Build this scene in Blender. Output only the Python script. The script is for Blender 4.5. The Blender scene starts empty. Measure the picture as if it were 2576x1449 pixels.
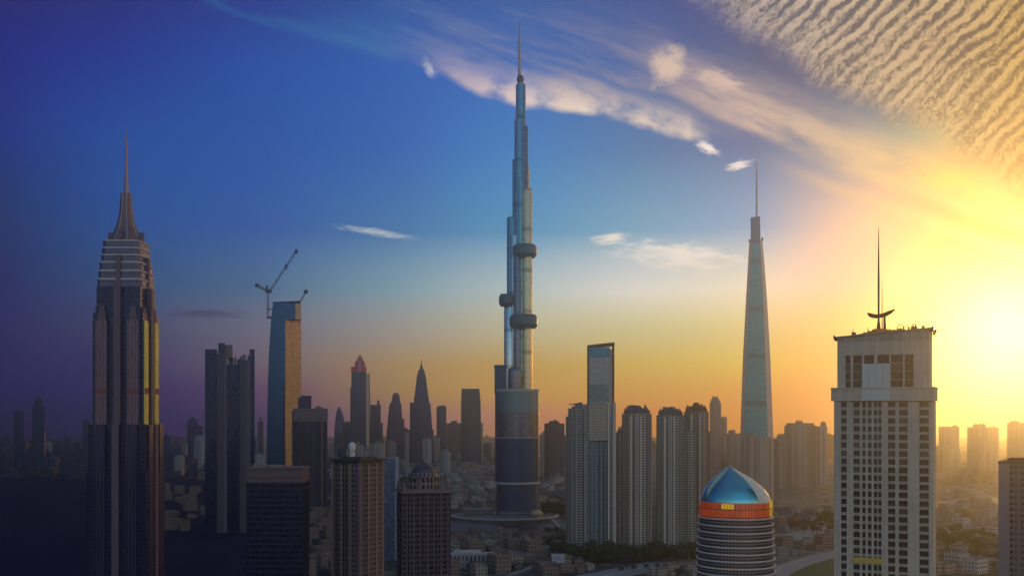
import bpy, math, random
from mathutils import Vector
R = math.radians
random.seed(7)
sc = bpy.context.scene
col = sc.collection
F, V0, H, UC = 2700.0, 1045.0, 170.0, 1288.0        # focal length (in 1/2576 of the frame width), horizon row, eye height, centre column

# ------------------------------------------------------------------ camera
cam = bpy.data.cameras.new("camera")
cam.lens = 36.0 * F / 2576.0
cam.sensor_width = 36.0
cam.shift_y = (V0 - 724.5) / 2576.0
cam.clip_start = 1.0
cam.clip_end = 60000.0
co = bpy.data.objects.new("camera", cam)
col.objects.link(co)
co.location = (0, 0, H)
co.rotation_euler = (R(90), 0, 0)
sc.camera = co
sc.view_settings.view_transform = 'Standard'
sc.view_settings.look = 'None'
sc.view_settings.exposure = 0.45
sc.view_settings.gamma = 1.0
sc.cycles.use_denoising = True
sc.cycles.max_bounces = 5
sc.cycles.diffuse_bounces = 2
sc.cycles.glossy_bounces = 3
sc.cycles.volume_bounces = 0
sc.cycles.sample_clamp_indirect = 4.0

# ------------------------------------------------------------------ node helpers
def lin(c):
    return tuple(((x / 255.0) / 12.92 if x <= 10 else ((x / 255.0 + 0.055) / 1.055) ** 2.4) for x in c)

class S:
    """a socket (or a number) with arithmetic that makes Math nodes"""
    def __init__(s, nt, v): s.nt, s.v = nt, v
    def m(s, op, *o, clamp=False):
        n = s.nt.nodes.new('ShaderNodeMath'); n.operation = op; n.use_clamp = clamp
        for i, x in enumerate((s,) + o):
            x = x.v if isinstance(x, S) else x
            if isinstance(x, (int, float)): n.inputs[i].default_value = x
            else: s.nt.links.new(x, n.inputs[i])
        return S(s.nt, n.outputs[0])
    def __add__(s, o): return s.m('ADD', o)
    __radd__ = __add__
    def __sub__(s, o): return s.m('SUBTRACT', o)
    def __rsub__(s, o): return S(s.nt, float(o)).m('SUBTRACT', s)
    def __mul__(s, o): return s.m('MULTIPLY', o)
    __rmul__ = __mul__
    def __truediv__(s, o): return s.m('DIVIDE', o)
    def lt(s, o): return s.m('LESS_THAN', o)
    def gt(s, o): return s.m('GREATER_THAN', o)
    def sat(s): return s.m('ADD', 0.0, clamp=True)
    def step(s, a, b):
        n = s.nt.nodes.new('ShaderNodeMapRange'); n.interpolation_type = 'SMOOTHSTEP'
        s.nt.links.new(s.v, n.inputs[0])
        n.inputs[1].default_value, n.inputs[2].default_value = a, b
        n.inputs[3].default_value, n.inputs[4].default_value = 0.0, 1.0
        if a > b:
            n.inputs[1].default_value, n.inputs[2].default_value = b, a
            n.inputs[3].default_value, n.inputs[4].default_value = 1.0, 0.0
        return S(s.nt, n.outputs[0])
    def curve(s, pts, lo, hi, ylo, yhi):
        n = s.nt.nodes.new('ShaderNodeFloatCurve')
        c = n.mapping.curves[0]
        pp = [((x - lo) / (hi - lo), (y - ylo) / (yhi - ylo)) for x, y in pts]
        c.points[0].location = pp[0]; c.points[1].location = pp[-1]
        for p in pp[1:-1]: c.points.new(*p)
        for p in c.points: p.handle_type = 'AUTO'
        n.mapping.update()
        x = ((s - lo) / (hi - lo)).sat()
        s.nt.links.new(x.v, n.inputs[1])
        return S(s.nt, n.outputs[0]) * (yhi - ylo) + ylo
def comb(nt, x, y, z=0.0):
    n = nt.nodes.new('ShaderNodeCombineXYZ')
    for i, q in enumerate((x, y, z)):
        if isinstance(q, S): nt.links.new(q.v, n.inputs[i])
        else: n.inputs[i].default_value = q
    return n.outputs[0]
def noise(nt, vec, scale, detail=4.0, rough=0.55, dist=0.0):
    n = nt.nodes.new('ShaderNodeTexNoise')
    if vec is not None: nt.links.new(vec, n.inputs['Vector'])
    n.inputs['Scale'].default_value = scale
    n.inputs['Detail'].default_value = detail
    n.inputs['Roughness'].default_value = rough
    n.inputs['Distortion'].default_value = dist
    return S(nt, n.outputs[0])
def ramp(nt, fac, stops):
    n = nt.nodes.new('ShaderNodeValToRGB')
    nt.links.new(fac.v, n.inputs[0])
    e = n.color_ramp.elements
    while len(e) < len(stops): e.new(0.5)
    for el, (p, c) in zip(e, stops):
        el.position = p
    for el, (p, c) in zip(e, stops):
        el.color = tuple(c) + (1.0,)
    return n.outputs[0]
def mix(nt, fac, a, b, mode='MIX'):
    n = nt.nodes.new('ShaderNodeMix'); n.data_type = 'RGBA'; n.blend_type = mode
    if isinstance(fac, S): nt.links.new(fac.v, n.inputs[0])
    else: n.inputs[0].default_value = fac
    for i, q in ((6, a), (7, b)):
        if isinstance(q, tuple): n.inputs[i].default_value = q + (1.0,)
        else: nt.links.new(q, n.inputs[i])
    return n.outputs[2]

# ------------------------------------------------------------------ sky (a function of the direction only)
SUN_AZ, SUN_EL = R(25.0), R(4.2)
world = bpy.data.worlds.new("World")
sc.world = world
world.use_nodes = True
wt = world.node_tree
wt.nodes.clear()
tc = wt.nodes.new('ShaderNodeTexCoord')
sx = wt.nodes.new('ShaderNodeSeparateXYZ')
wt.links.new(tc.outputs['Generated'], sx.inputs[0])
dx, dy, dz = (S(wt, sx.outputs[i]) for i in range(3))
az = dx.m('ARCTAN2', dy)
hor = (dx * dx + dy * dy).m('SQRT')
el = dz.m('ARCTAN2', hor) * (180 / math.pi)
azf = az / (2 * math.pi) + 0.5
SKY_U = [-600, 0, 300, 650, 1000, 1300, 1600, 1900, 2200, 2450, 2700, 3300]
SKY = [
 (1060, [(5,5,62),(0,0,74),(1,1,93),(41,3,112),(183,123,122),(236,150,121),(255,139,40),(255,139,4),(178,19,1),(128,15,0),(36,14,1),(200,120,70)]),
 (1000, [(8,5,66),(1,0,109),(2,1,116),(100,35,126),(211,160,47),(255,190,6),(255,182,4),(255,161,2),(255,18,0),(255,21,0),(255,22,0),(210,140,80)]),
 (930, [(12,10,72),(1,1,116),(35,29,122),(138,119,132),(224,176,67),(255,198,3),(255,221,2),(255,237,0),(255,32,0),(255,178,2),(255,128,12),(210,150,80)]),
 (850, [(15,20,80),(1,1,109),(67,72,116),(134,138,157),(202,196,176),(255,249,183),(255,255,167),(255,255,159),(255,130,3),(255,128,26),(255,35,18),(220,175,110)]),
 (750, [(8,28,82),(1,13,96),(23,82,133),(56,113,152),(127,179,193),(203,228,226),(255,255,247),(255,255,231),(255,136,157),(255,158,23),(255,35,20),(225,190,130)]),
 (600, [(0,38,82),(0,38,94),(1,75,148),(2,79,161),(5,109,169),(27,145,194),(69,158,197),(53,151,207),(232,179,155),(255,111,16),(255,140,20),(210,180,150)]),
 (400, [(0,33,85),(0,32,122),(0,67,146),(0,73,155),(1,85,167),(4,117,187),(8,103,160),(12,84,145),(25,116,144),(171,174,116),(236,114,147),(180,160,150)]),
 (200, [(0,28,88),(0,9,112),(0,35,130),(0,66,152),(0,80,164),(1,91,170),(3,82,148),(5,64,115),(9,12,99),(18,16,81),(24,19,64),(140,135,135)]),
 (0, [(0,22,78),(0,1,69),(0,3,91),(0,25,115),(0,66,138),(0,74,144),(1,60,131),(1,29,114),(3,55,124),(8,58,99),(12,92,110),(110,115,125)]),
 (-800, [(0,20,70),(0,30,90),(0,38,100),(0,48,112),(5,60,120),(15,68,122),(25,70,120),(35,75,120),(50,80,120),(70,88,115),(80,92,115),(75,90,115)]),
]
BACK = {1060: (150,128,114), 1000: (152,130,114), 930: (150,132,118), 850: (146,134,124), 750: (140,135,130), 600: (132,135,136), 400: (122,133,140), 200: (108,130,142), 0: (92,124,142), -800: (48,92,124)}
EAST = {1060: (235,140,70), 1000: (250,160,70), 930: (255,182,80), 850: (255,195,95), 750: (255,200,110), 600: (245,195,120), 400: (215,195,165), 200: (165,160,155), 0: (125,135,145), -800: (65,95,130)}
WEST = {1060: (8,12,60), 1000: (8,18,66), 930: (8,26,72), 850: (8,36,80), 750: (6,50,90), 600: (6,62,100), 400: (6,72,110), 200: (4,76,116), 0: (2,74,116), -800: (8,60,110)}
SIDE_L, SIDE_R = (0.30, 0.45), (0.9, 1.0)
sky = None
prev_el = None
for v, cs in SKY:
    st = []
    b = tuple(2.8 * q for q in lin(BACK[v]))  # unseen sky behind the camera, boosted as fill for the building fronts
    l0, r0 = lin(cs[0]), lin(cs[-1])
    st.append((0.0, b))
    st.append((0.08, tuple(0.7 * q for q in b)))
    st.append((0.25, tuple(1.5 * q for q in lin(WEST[v]))))
    st.append((0.36, l0))
    for u, c in zip(SKY_U, cs):
        st.append((math.atan((u - UC) / F) / (2 * math.pi) + 0.5, lin(c)))
    ek = 2.4 if 400 <= v <= 1000 else 1.3  # unseen low sky on the right, boosted to gild right-hand faces
    st.append((0.69, tuple(ek * q for q in lin(EAST[v]))))
    st.append((0.79, tuple(0.6 * ek * q for q in lin(EAST[v]))))
    st.append((0.92, b))
    st.append((1.0, b))
    c = ramp(wt, azf, st)
    e = math.degrees(math.atan((V0 + 15 - v) / F))
    if sky is None: sky = c
    else:
        n = wt.nodes.new('ShaderNodeMapRange')
        wt.links.new(el.v, n.inputs[0]); n.inputs[1].default_value = prev_el; n.inputs[2].default_value = e
        sky = mix(wt, S(wt, n.outputs[0]), sky, c)
    prev_el = e
sky = mix(wt, el.step(35, 85), sky, lin((62, 86, 126)))
def dlin(c): return tuple(0.48 * q for q in lin(c))
def clin(c, k=0.62): return tuple(k * q for q in lin(c))
# --- cloud layers, laid out over directions ahead (x/y, z/y)
yy = dy.m('MAXIMUM', 0.08)
U = (dx / yy) * (F / 1000) + UC / 1000
V = V0 / 1000 - (dz / yy) * (F / 1000)
front = dy.step(0.45, 0.7)
warp = noise(wt, comb(wt, U, V), 3.0, 3) - 0.5
warp2 = noise(wt, comb(wt, U + 7.0, V), 9.0, 4) - 0.5
def clouds(sky, dens, c):
    return mix(wt, (dens * front).sat(), sky, c)
# cool high veil and its bright ragged lower edge
gA = U.curve([(0.1, -0.12), (0.5, 0.0), (0.74, 0.072), (0.98, 0.15), (1.12, 0.195), (1.23, 0.25), (1.45, 0.285), (1.55, 0.31), (1.74, 0.355), (1.9, 0.37), (2.2, 0.42)], 0.1, 2.2, -0.2, 0.6)
tA = gA - V + warp * 0.06 + warp2 * 0.035
along = U * 0.94 + V * 0.34
across = V * 0.94 - U * 0.34
st1 = noise(wt, comb(wt, along * 1.3, across * 7.5, 2.0), 2.4, 6, 0.62, 0.35)
st2 = noise(wt, comb(wt, along * 3.0 - across * 1.5, across * 9.0, 5.0), 2.2, 6, 0.6, 0.3)
veil = tA.step(0.0, 0.03) * tA.step(0.34, 0.06) * U.step(0.42, 1.25) * U.step(1.98, 1.6)
veil = veil * (st1.step(0.40, 0.70) * 0.9 + 0.06)
vcol = ramp(wt, (U / 2.6).sat(), [(0.2, clin((10, 120, 178))), (0.36, clin((62, 138, 195))), (0.45, clin((150, 155, 190))), (0.55, clin((185, 172, 182))), (0.7, clin((205, 180, 178))), (0.9, clin((225, 195, 175)))])
sky = clouds(sky, veil * 0.72, vcol)
edge = tA.step(-0.004, 0.022) * tA.step(0.105, 0.012) * U.step(0.98, 1.25) * U.step(1.80, 1.72)
edge = edge * (st2 * 0.5 + warp2 * 1.2 + 0.35).step(0.28, 0.72)
ecol = ramp(wt, (U / 2.6).sat(), [(0.40, clin((190, 180, 200))), (0.48, clin((245, 215, 205), 0.8)), (0.56, clin((255, 228, 200), 0.85)), (0.68, clin((255, 230, 205), 0.8))])
sky = clouds(sky, edge, ecol)
thin = (V - U.curve([(0.4, -0.05), (0.52, 0.0), (0.72, 0.06), (1.0, 0.145)], 0.4, 1.0, -0.2, 0.3) + warp * 0.02).m('ABSOLUTE').step(0.03, 0.0) * U.step(0.45, 0.55) * U.step(1.03, 0.96)
sky = clouds(sky, thin * (st1.step(0.3, 0.7)) * 0.75, vcol)
# second, peach band running down to the sun
gB = U.curve([(1.4, 0.06), (1.6, 0.2), (1.75, 0.285), (1.9, 0.352), (2.05, 0.42), (2.2, 0.475), (2.4, 0.55), (2.576, 0.605), (2.9, 0.70)], 1.4, 2.9, 0.0, 0.8)
tB = gB - V + warp * 0.05 + warp2 * 0.02
bandB = tB.step(0.0, 0.035) * tB.step(0.20, 0.07) * U.step(1.55, 1.85)
bandB = bandB * (st1 * 0.6 + st2 * 0.5).step(0.32, 0.66)
bcol = ramp(wt, ((U - 1.5) / 1.2).sat(), [(0.0, clin((205, 180, 185))), (0.3, clin((238, 205, 190))), (0.55, clin((252, 218, 180))), (0.75, clin((255, 228, 150))), (0.95, clin((255, 245, 170)))])
sky = clouds(sky, bandB, bcol)
low = (V - gB - 0.03 - (U - 2.25).m('ABSOLUTE') * 0.02).m('ABSOLUTE').step(0.028, 0.002) * U.step(1.9, 2.15)
sky = clouds(sky, low * 0.65, bcol)
glow = (tB + 0.0).step(0.03, 0.07) * tB.step(0.16, 0.08) * U.step(2.2, 2.42)
sky = clouds(sky, glow * st2.step(0.42, 0.6), clin((255, 246, 120)))
# rippled sheet in the upper right
gC = U.curve([(1.5, -0.2), (1.72, 0.0), (1.85, 0.085), (1.95, 0.145), (2.05, 0.222), (2.18, 0.29), (2.3, 0.335), (2.45, 0.44), (2.576, 0.53), (2.9, 0.72)], 1.5, 2.9, -0.3, 0.9)
warp3 = noise(wt, comb(wt, U + 3.0, V), 26.0, 4) - 0.5
tC = gC - V + warp * 0.05 + warp2 * 0.07 + warp3 * 0.05
tN = noise(wt, comb(wt, U * 12.0, V * 16.0, 11.0), 1.6, 4, 0.6) - 0.5
sheet = (tC + tN * 0.08).step(-0.02, 0.10)
ra = U * 0.86 - V * 0.51
rb = U * 0.51 + V * 0.86
bend = (noise(wt, comb(wt, U, V, 3.0), 2.2, 2) - 0.5) * 0.10 + (noise(wt, comb(wt, U, V, 9.0), 9.0, 3) - 0.5) * 0.05 + ra * ra * 0.06
ridge = ((rb + bend) * (2 * math.pi * 31)).m('SINE') * 0.5 + 0.5
rip = noise(wt, comb(wt, ra * 5.0, (rb + bend) * 44.0, 1.0), 1.4, 2, 0.45, 0.1)
rip2 = noise(wt, comb(wt, ra * 42.0, (rb + bend) * 66.0, 4.0), 1.8, 3, 0.55, 0.6)
rip3 = noise(wt, comb(wt, ra * 2.0, (rb + bend) * 9.0, 7.0), 1.5, 2)
rm = tC.step(0.02, 0.22) * 0.8 + 0.2
rv = ((ridge - 0.5) * rip3 * 0.34 * rm + 0.125 + rip * 0.34 + rip2 * 0.46)
ccol_l = ramp(wt, ((U - 1.7) / 0.95).sat(), [(0.0, clin((205, 188, 185))), (0.4, clin((234, 207, 176))), (0.75, clin((244, 206, 148))), (1.0, clin((250, 198, 96)))])
ccol_d = ramp(wt, ((U - 1.7) / 0.95).sat(), [(0.0, dlin((104, 116, 140))), (0.4, dlin((88, 100, 118))), (0.75, dlin((88, 86, 92))), (1.0, dlin((116, 86, 54)))])
sky = clouds(sky, sheet * 0.94, mix(wt, rv.step(0.40, 0.63), ccol_d, ccol_l))
# small isolated puffs: (u, v, half width, half height, tilt, colour)
for pu, pv, a, b, tl, c in ((1.682, 0.165, 0.060, 0.062, 0.0, (255, 222, 195)), (1.08, 0.175, 0.014, 0.034, -0.5, (205, 205, 225)),
                            (1.78, 0.372, 0.040, 0.016, 0.45, (255, 238, 225)), (1.857, 0.416, 0.038, 0.012, -0.25, (255, 240, 228)),
                            (0.95, 0.585, 0.10, 0.011, 0.15, (190, 200, 205)), (1.70, 0.642, 0.17, 0.040, 0.06, (255, 248, 235)),
                            (1.535, 0.600, 0.05, 0.018, -0.1, (255, 245, 225)), (1.81, 0.205, 0.075, 0.03, 0.3, (250, 215, 195)),
                            (0.52, 0.79, 0.12, 0.016, 0.0, (72, 78, 104))):
    ux, vx = U - pu, V - pv
    ca, sa = math.cos(tl), math.sin(tl)
    pa, pb = (ux * ca + vx * sa) / a, (vx * ca - ux * sa) / b
    nz = noise(wt, comb(wt, pa * (1.2 if a > 0.09 else 0.8), pb * 1.1, pu * 9), 2.4 if a > 0.09 else 1.6, 6, 0.66) - 0.5
    d = (pa * pa + pb * pb).m('SQRT') + nz * (2.8 if a > 0.15 else 2.0)
    sky = clouds(sky, d.step(1.15, 0.1) * 0.95, clin(c, 1.0 if (0.3 < pv < 0.7) else 0.66))
ns = wt.nodes.new('ShaderNodeTexSky')
ns.sky_type = 'NISHITA'; ns.sun_disc = False
ns.sun_elevation = SUN_EL; ns.sun_rotation = SUN_AZ
bg = wt.nodes.new('ShaderNodeBackground')
bg.inputs['Strength'].default_value = 0.1
sky10 = wt.nodes.new('ShaderNodeVectorMath'); sky10.operation = 'SCALE'
wt.links.new(sky, sky10.inputs[0]); sky10.inputs['Scale'].default_value = 10.0
# blown-out aureole round the low sun
dot = dx * (math.sin(SUN_AZ) * math.cos(SUN_EL)) + dy * (math.cos(SUN_AZ) * math.cos(SUN_EL)) + dz * math.sin(SUN_EL)
ang = dot.m('MINIMUM', 1.0).m('ARCCOSINE') * (180 / math.pi)
aur = ang.step(5.0, 0.0)
aur = aur * aur.m('SQRT')
sun_add = wt.nodes.new('ShaderNodeVectorMath'); sun_add.operation = 'MULTIPLY_ADD'
cb = wt.nodes.new('ShaderNodeCombineXYZ')
for q_ in range(3): wt.links.new((aur * aur).v, cb.inputs[q_])
wt.links.new(cb.outputs[0], sun_add.inputs[0]); sun_add.inputs[1].default_value = (5.0, 4.2, 2.5)
wt.links.new(sky10.outputs[0], sun_add.inputs[2])
sky10 = sun_add
fin = mix(wt, 0.03, sky10.outputs[0], ns.outputs[0])
wt.links.new(fin, bg.inputs['Color'])
wo = wt.nodes.new('ShaderNodeOutputWorld')
wt.links.new(bg.outputs[0], wo.inputs['Surface'])

# ------------------------------------------------------------------ sun
sl = bpy.data.lights.new("sun", 'SUN')
sl.energy = 0.85
sl.angle = R(0.5)
sl.color = (1.0, 0.53, 0.13)
so = bpy.data.objects.new("sun", sl)
col.objects.link(so)
sd = Vector((math.sin(SUN_AZ) * math.cos(SUN_EL), math.cos(SUN_AZ) * math.cos(SUN_EL), math.sin(SUN_EL)))
so.rotation_euler = sd.to_track_quat('Z', 'Y').to_euler()
so.location = sd * 9000

# ------------------------------------------------------------------ materials
MATS = {}
def plain(name, c, rough=0.7, metal=0.0, var=0.15, scale=0.15):
    if name in MATS: return MATS[name]
    m = bpy.data.materials.new(name); m.use_nodes = True
    nt = m.node_tree; p = nt.nodes['Principled BSDF']
    t = nt.nodes.new('ShaderNodeTexCoord')
    n = noise(nt, t.outputs['Object'], scale, 5)
    k = tuple(max(0.0, q * (1 - var)) for q in c); l = tuple(min(1.0, q * (1 + var)) for q in c)
    nt.links.new(mix(nt, n, k, l), p.inputs['Base Color'])
    p.inputs['Roughness'].default_value = rough
    p.inputs['Metallic'].default_value = metal
    MATS[name] = m
    return m
def facade(name, wall, glass, fl=3.6, bay=3.2, wh=0.55, ww=0.6, metal=0.0, rough=0.75, grough=0.12, gmetal=0.5, stain=0.2, major=0.0, strip=0.0, mech=0.0):
    """windows in a grid of floors and bays, in metres on the wall's own UVs; major = every so many metres a wider pier; strip = darker vertical bays; mech = a blank plant floor every so many metres"""
    if name in MATS: return MATS[name]
    m = bpy.data.materials.new(name); m.use_nodes = True
    nt = m.node_tree; p = nt.nodes['Principled BSDF']
    uvn = nt.nodes.new('ShaderNodeUVMap')
    s = nt.nodes.new('ShaderNodeSeparateXYZ'); nt.links.new(uvn.outputs[0], s.inputs[0])
    x, z = S(nt, s.outputs[0]), S(nt, s.outputs[1])
    fx, fz = (x / bay).m('FRACT'), (z / fl).m('FRACT')
    cx, cz = (x / bay).m('FLOOR'), (z / fl).m('FLOOR')
    w = (fx - 0.5).m('ABSOLUTE').lt(ww / 2) * (fz - 0.5).m('ABSOLUTE').lt(wh / 2)
    if major: w = w * (x / major).m('FRACT').gt(0.28)
    if mech: w = w * (z / mech).m('FRACT').gt(fl * 1.4 / mech)
    wn = nt.nodes.new('ShaderNodeTexWhiteNoise'); wn.noise_dimensions = '2D'
    nt.links.new(comb(nt, cx, cz), wn.inputs['Vector'])
    rnd = S(nt, wn.outputs['Value'])
    t = nt.nodes.new('ShaderNodeTexCoord')
    big = noise(nt, comb(nt, x * 0.06, z * 0.012), 1.0, 5)
    fine = noise(nt, t.outputs['Object'], 0.5, 4)
    wc = mix(nt, (big * 0.7 + fine * 0.3), tuple(q * (1 - stain) for q in wall), tuple(min(1, q * (1 + stain)) for q in wall))
    if strip:
        w1 = nt.nodes.new('ShaderNodeTexWhiteNoise'); w1.noise_dimensions = '2D'
        nt.links.new(comb(nt, (x / strip).m('FLOOR'), 3.0), w1.inputs['Vector'])
        wc = mix(nt, S(nt, w1.outputs['Value']).step(0.25, 0.7), mix(nt, 0.8, wc, tuple(q * 0.3 for q in wall)), wc)
    g0 = tuple(q * 0.5 for q in glass); g1 = tuple(min(1, q * 1.7) for q in glass)
    gc = mix(nt, rnd, g0, g1)
    nt.links.new(mix(nt, w, wc, gc), p.inputs['Base Color'])
    nt.links.new((w * (grough - rough) + rough).v, p.inputs['Roughness'])
    nt.links.new((w * (gmetal - metal) + metal).v, p.inputs['Metallic'])
    b = nt.nodes.new('ShaderNodeBump'); b.inputs['Strength'].default_value = 0.6; b.inputs['Distance'].default_value = 0.4
    nt.links.new((1.0 - w).v, b.inputs['Height']); nt.links.new(b.outputs[0], p.inputs['Normal'])
    MATS[name] = m
    return m
def curtain(name, c, fl=3.8, bay=1.6, rough=0.22, metal=0.75, line=0.55, var=0.25, bands=0.0):
    """metal and glass curtain wall: floor lines, mullions, panel to panel variation"""
    if name in MATS: return MATS[name]
    m = bpy.data.materials.new(name); m.use_nodes = True
    nt = m.node_tree; p = nt.nodes['Principled BSDF']
    uvn = nt.nodes.new('ShaderNodeUVMap')
    s = nt.nodes.new('ShaderNodeSeparateXYZ'); nt.links.new(uvn.outputs[0], s.inputs[0])
    x, z = S(nt, s.outputs[0]), S(nt, s.outputs[1])
    fx, fz = (x / bay).m('FRACT'), (z / fl).m('FRACT')
    ln = (fz.lt(0.22) + fx.lt(0.16)).sat()
    wn = nt.nodes.new('ShaderNodeTexWhiteNoise'); wn.noise_dimensions = '2D'
    nt.links.new(comb(nt, (x / (bay * 2)).m('FLOOR'), (z / fl).m('FLOOR')), wn.inputs['Vector'])
    rnd = S(nt, wn.outputs['Value'])
    bignz = noise(nt, comb(nt, x * 0.05, z * 0.01), 1.0, 4)
    pc = mix(nt, (rnd * 0.5 + bignz * 0.5), tuple(q * (1 - var) for q in c), tuple(min(1, q * (1 + var)) for q in c))
    pc = mix(nt, ln * 0.7, pc, tuple(q * line for q in c))
    if bands:
        bb = (z / bands).m('FRACT').lt(0.1)
        pc = mix(nt, bb, pc, tuple(q * 0.55 for q in c))
    nt.links.new(pc, p.inputs['Base Color'])
    nt.links.new((rnd * 0.04 + ln * 0.12 + rough).v, p.inputs['Roughness'])
    p.inputs['Metallic'].default_value = metal
    b = nt.nodes.new('ShaderNodeBump'); b.inputs['Strength'].default_value = 0.08; b.inputs['Distance'].default_value = 0.1
    nt.links.new((ln * 1.0).v, b.inputs['Height']); nt.links.new(b.outputs[0], p.inputs['Normal'])
    MATS[name] = m
    return m

# ------------------------------------------------------------------ mesh helpers
class MB:
    def __init__(s): s.v, s.f, s.uv, s.mi, s.sm = [], [], [], [], []
    def face(s, pts, uvs=None, mi=0, sm=False):
        i = len(s.v); s.v += [tuple(p) for p in pts]; s.f.append(tuple(range(i, i + len(pts))))
        s.uv.append(uvs or [(p[0] * 0.7 + p[1] * 0.7, p[2]) for p in pts]); s.mi.append(mi); s.sm.append(sm)
    def loft(s, rings, mi=0, sm=False, cap=True, capmi=None, share=False):
        """rings: lists of (x,y,z), counter-clockwise from above, bottom ring first"""
        n = len(rings[0])
        b = len(s.v)
        per = [0.0]
        for i in range(n):
            p, q = rings[0][i], rings[0][(i + 1) % n]
            per.append(per[-1] + math.hypot(q[0] - p[0], q[1] - p[1]))
        for r in rings: s.v += [tuple(p) for p in r]
        for j in range(len(rings) - 1):
            for i in range(n):
                i2 = (i + 1) % n
                s.f.append((b + j * n + i, b + j * n + i2, b + (j + 1) * n + i2, b + (j + 1) * n + i))
                z0, z1, z2, z3 = rings[j][i][2], rings[j][i2][2], rings[j + 1][i2][2], rings[j + 1][i][2]
                s.uv.append([(per[i], z0), (per[i + 1], z1), (per[i + 1], z2), (per[i], z3)]); s.mi.append(mi); s.sm.append(sm)
        if cap:
            cm = mi if capmi is None else capmi
            s.face(rings[-1], [(0.05, 0.02)] * n, cm)
            s.face(list(reversed(rings[0])), [(0.05, 0.02)] * n, cm)
    def prism(s, poly, z0, z1, mi=0, sm=False, capmi=None, taper=1.0, ctr=(0, 0)):
        a = [(x, y, z0) for x, y in poly]
        t = [(ctr[0] + (x - ctr[0]) * taper, ctr[1] + (y - ctr[1]) * taper, z1) for x, y in poly]
        s.loft([a, t], mi, sm, True, capmi)
    def box(s, x0, x1, y0, y1, z0, z1, mi=0, capmi=None):
        s.prism([(x0, y0), (x1, y0), (x1, y1), (x0, y1)], z0, z1, mi, False, capmi)
    def lathe(s, prof, n=32, cx=0, cy=0, mi=0, sm=True, sx=1.0, sy=1.0, cap=True):
        s.loft([[(cx + sx * r * math.cos(2 * math.pi * i / n), cy + sy * r * math.sin(2 * math.pi * i / n), z) for i in range(n)] for r, z in prof], mi, sm, cap)
    def tube(s, p0, p1, r0, r1=None, n=6, mi=0):
        r1 = r0 if r1 is None else r1
        p0, p1 = Vector(p0), Vector(p1); d = (p1 - p0).normalized()
        a = d.orthogonal().normalized(); b = d.cross(a)
        rg = [[tuple(p + (a * math.cos(2 * math.pi * i / n) + b * math.sin(2 * math.pi * i / n)) * r) for i in range(n)] for p, r in ((p0, r0), (p1, r1))]
        s.loft(rg, mi, True)
    def path(s, pts, rad, n=8, mi=0):
        for i in range(len(pts) - 1): s.tube(pts[i], pts[i + 1], rad[i], rad[i + 1], n, mi)
    def build(s, name, mats, parent=None, loc=None):
        me = bpy.data.meshes.new(name)
        me.from_pydata(s.v, [], s.f)
        uvl = me.uv_layers.new(name="UVMap")
        k = 0
        for pi, u in enumerate(s.uv):
            for q in u:
                uvl.data[k].uv = q; k += 1
        me.polygons.foreach_set('material_index', s.mi)
        me.polygons.foreach_set('use_smooth', s.sm)
        for m in (mats if isinstance(mats, (list, tuple)) else [mats]): me.materials.append(m)
        me.update()
        o = bpy.data.objects.new(name, me); col.objects.link(o)
        if parent is not None: o.parent = parent
        if loc is not None: o.location = loc
        return o
def tag(o, label, cat, group=None, kind=None):
    if label: o['label'] = label
    if cat: o['category'] = cat
    if group: o['group'] = group
    if kind: o['kind'] = kind
    return o
def rect(x0, x1, y0, y1): return [(x0, y0), (x1, y0), (x1, y1), (x0, y1)]
def bays(x0, x1, y0, y1, n, d):
    """a rectangle whose front and back are broken by n projecting bays of depth d"""
    w = (x1 - x0) / (2 * n + 1)
    p = []
    for i in range(2 * n + 1):
        y = y0 if i % 2 else y0 + d
        p += [(x0 + i * w, y), (x0 + (i + 1) * w, y)]
    dy = (y1 - y0)
    p += [(x1, y0 + dy * 0.33), (x1 + d * 0.7, y0 + dy * 0.33), (x1 + d * 0.7, y0 + dy * 0.67), (x1, y0 + dy * 0.67)]
    for i in reversed(range(2 * n + 1)):
        y = y1 if i % 2 else y1 - d
        p += [(x0 + (i + 1) * w, y), (x0 + i * w, y)]
    p += [(x0, y0 + dy * 0.67), (x0 - d * 0.7, y0 + dy * 0.67), (x0 - d * 0.7, y0 + dy * 0.33), (x0, y0 + dy * 0.33)]
    return p
def ground_xy(u, v):
    Y = H * F / (v - V0)
    return ((u - UC) / F * Y, Y)
class T:
    """a tower whose front stands at depth Y on the line of sight of column u; local x runs right, local y away, z up (metres)"""
    def __init__(t, name, label, cat, u, Y, group=None, yaw=0.0, face=True, z=0.0):
        t.u, t.Y, t.k = u, Y, Y / F
        t.az = math.atan((u - UC) / F)
        t.root = bpy.data.objects.new(name, None); col.objects.link(t.root)
        t.root.empty_display_size = 5
        t.root.location = ((u - UC) * t.k, Y, z)
        t.root.rotation_euler = (0, 0, (-t.az if face else 0) + R(yaw))
        t.z0 = z
        tag(t.root, label, cat, group)
    def X(t, u): return (u - t.u) * t.k * math.cos(t.az)
    def Z(t, v): return H - (v - V0) * t.k - t.z0
    def part(t, name, fn, mats, label=None, parent=None):
        b = MB(); fn(b)
        o = b.build(name, mats, parent or t.root)
        if label: o['label'] = label
        return o
    def block(t, name, u0, u1, v, y0, y1, mats, vb=None, capmi=None, label=None, parent=None):
        return t.part(name, lambda b: b.box(t.X(u0), t.X(u1), y0, y1, t.Z(vb) if vb is not None else 0.0, t.Z(v), 0, capmi), mats, label, parent)

ROOF = plain('roof_gravel', (0.16, 0.14, 0.13), 0.9)
DARKM = plain('dark_metal', (0.05, 0.045, 0.045), 0.5, 0.3)
PALE = plain('pale_stone', (0.5, 0.45, 0.42), 0.7)

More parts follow.
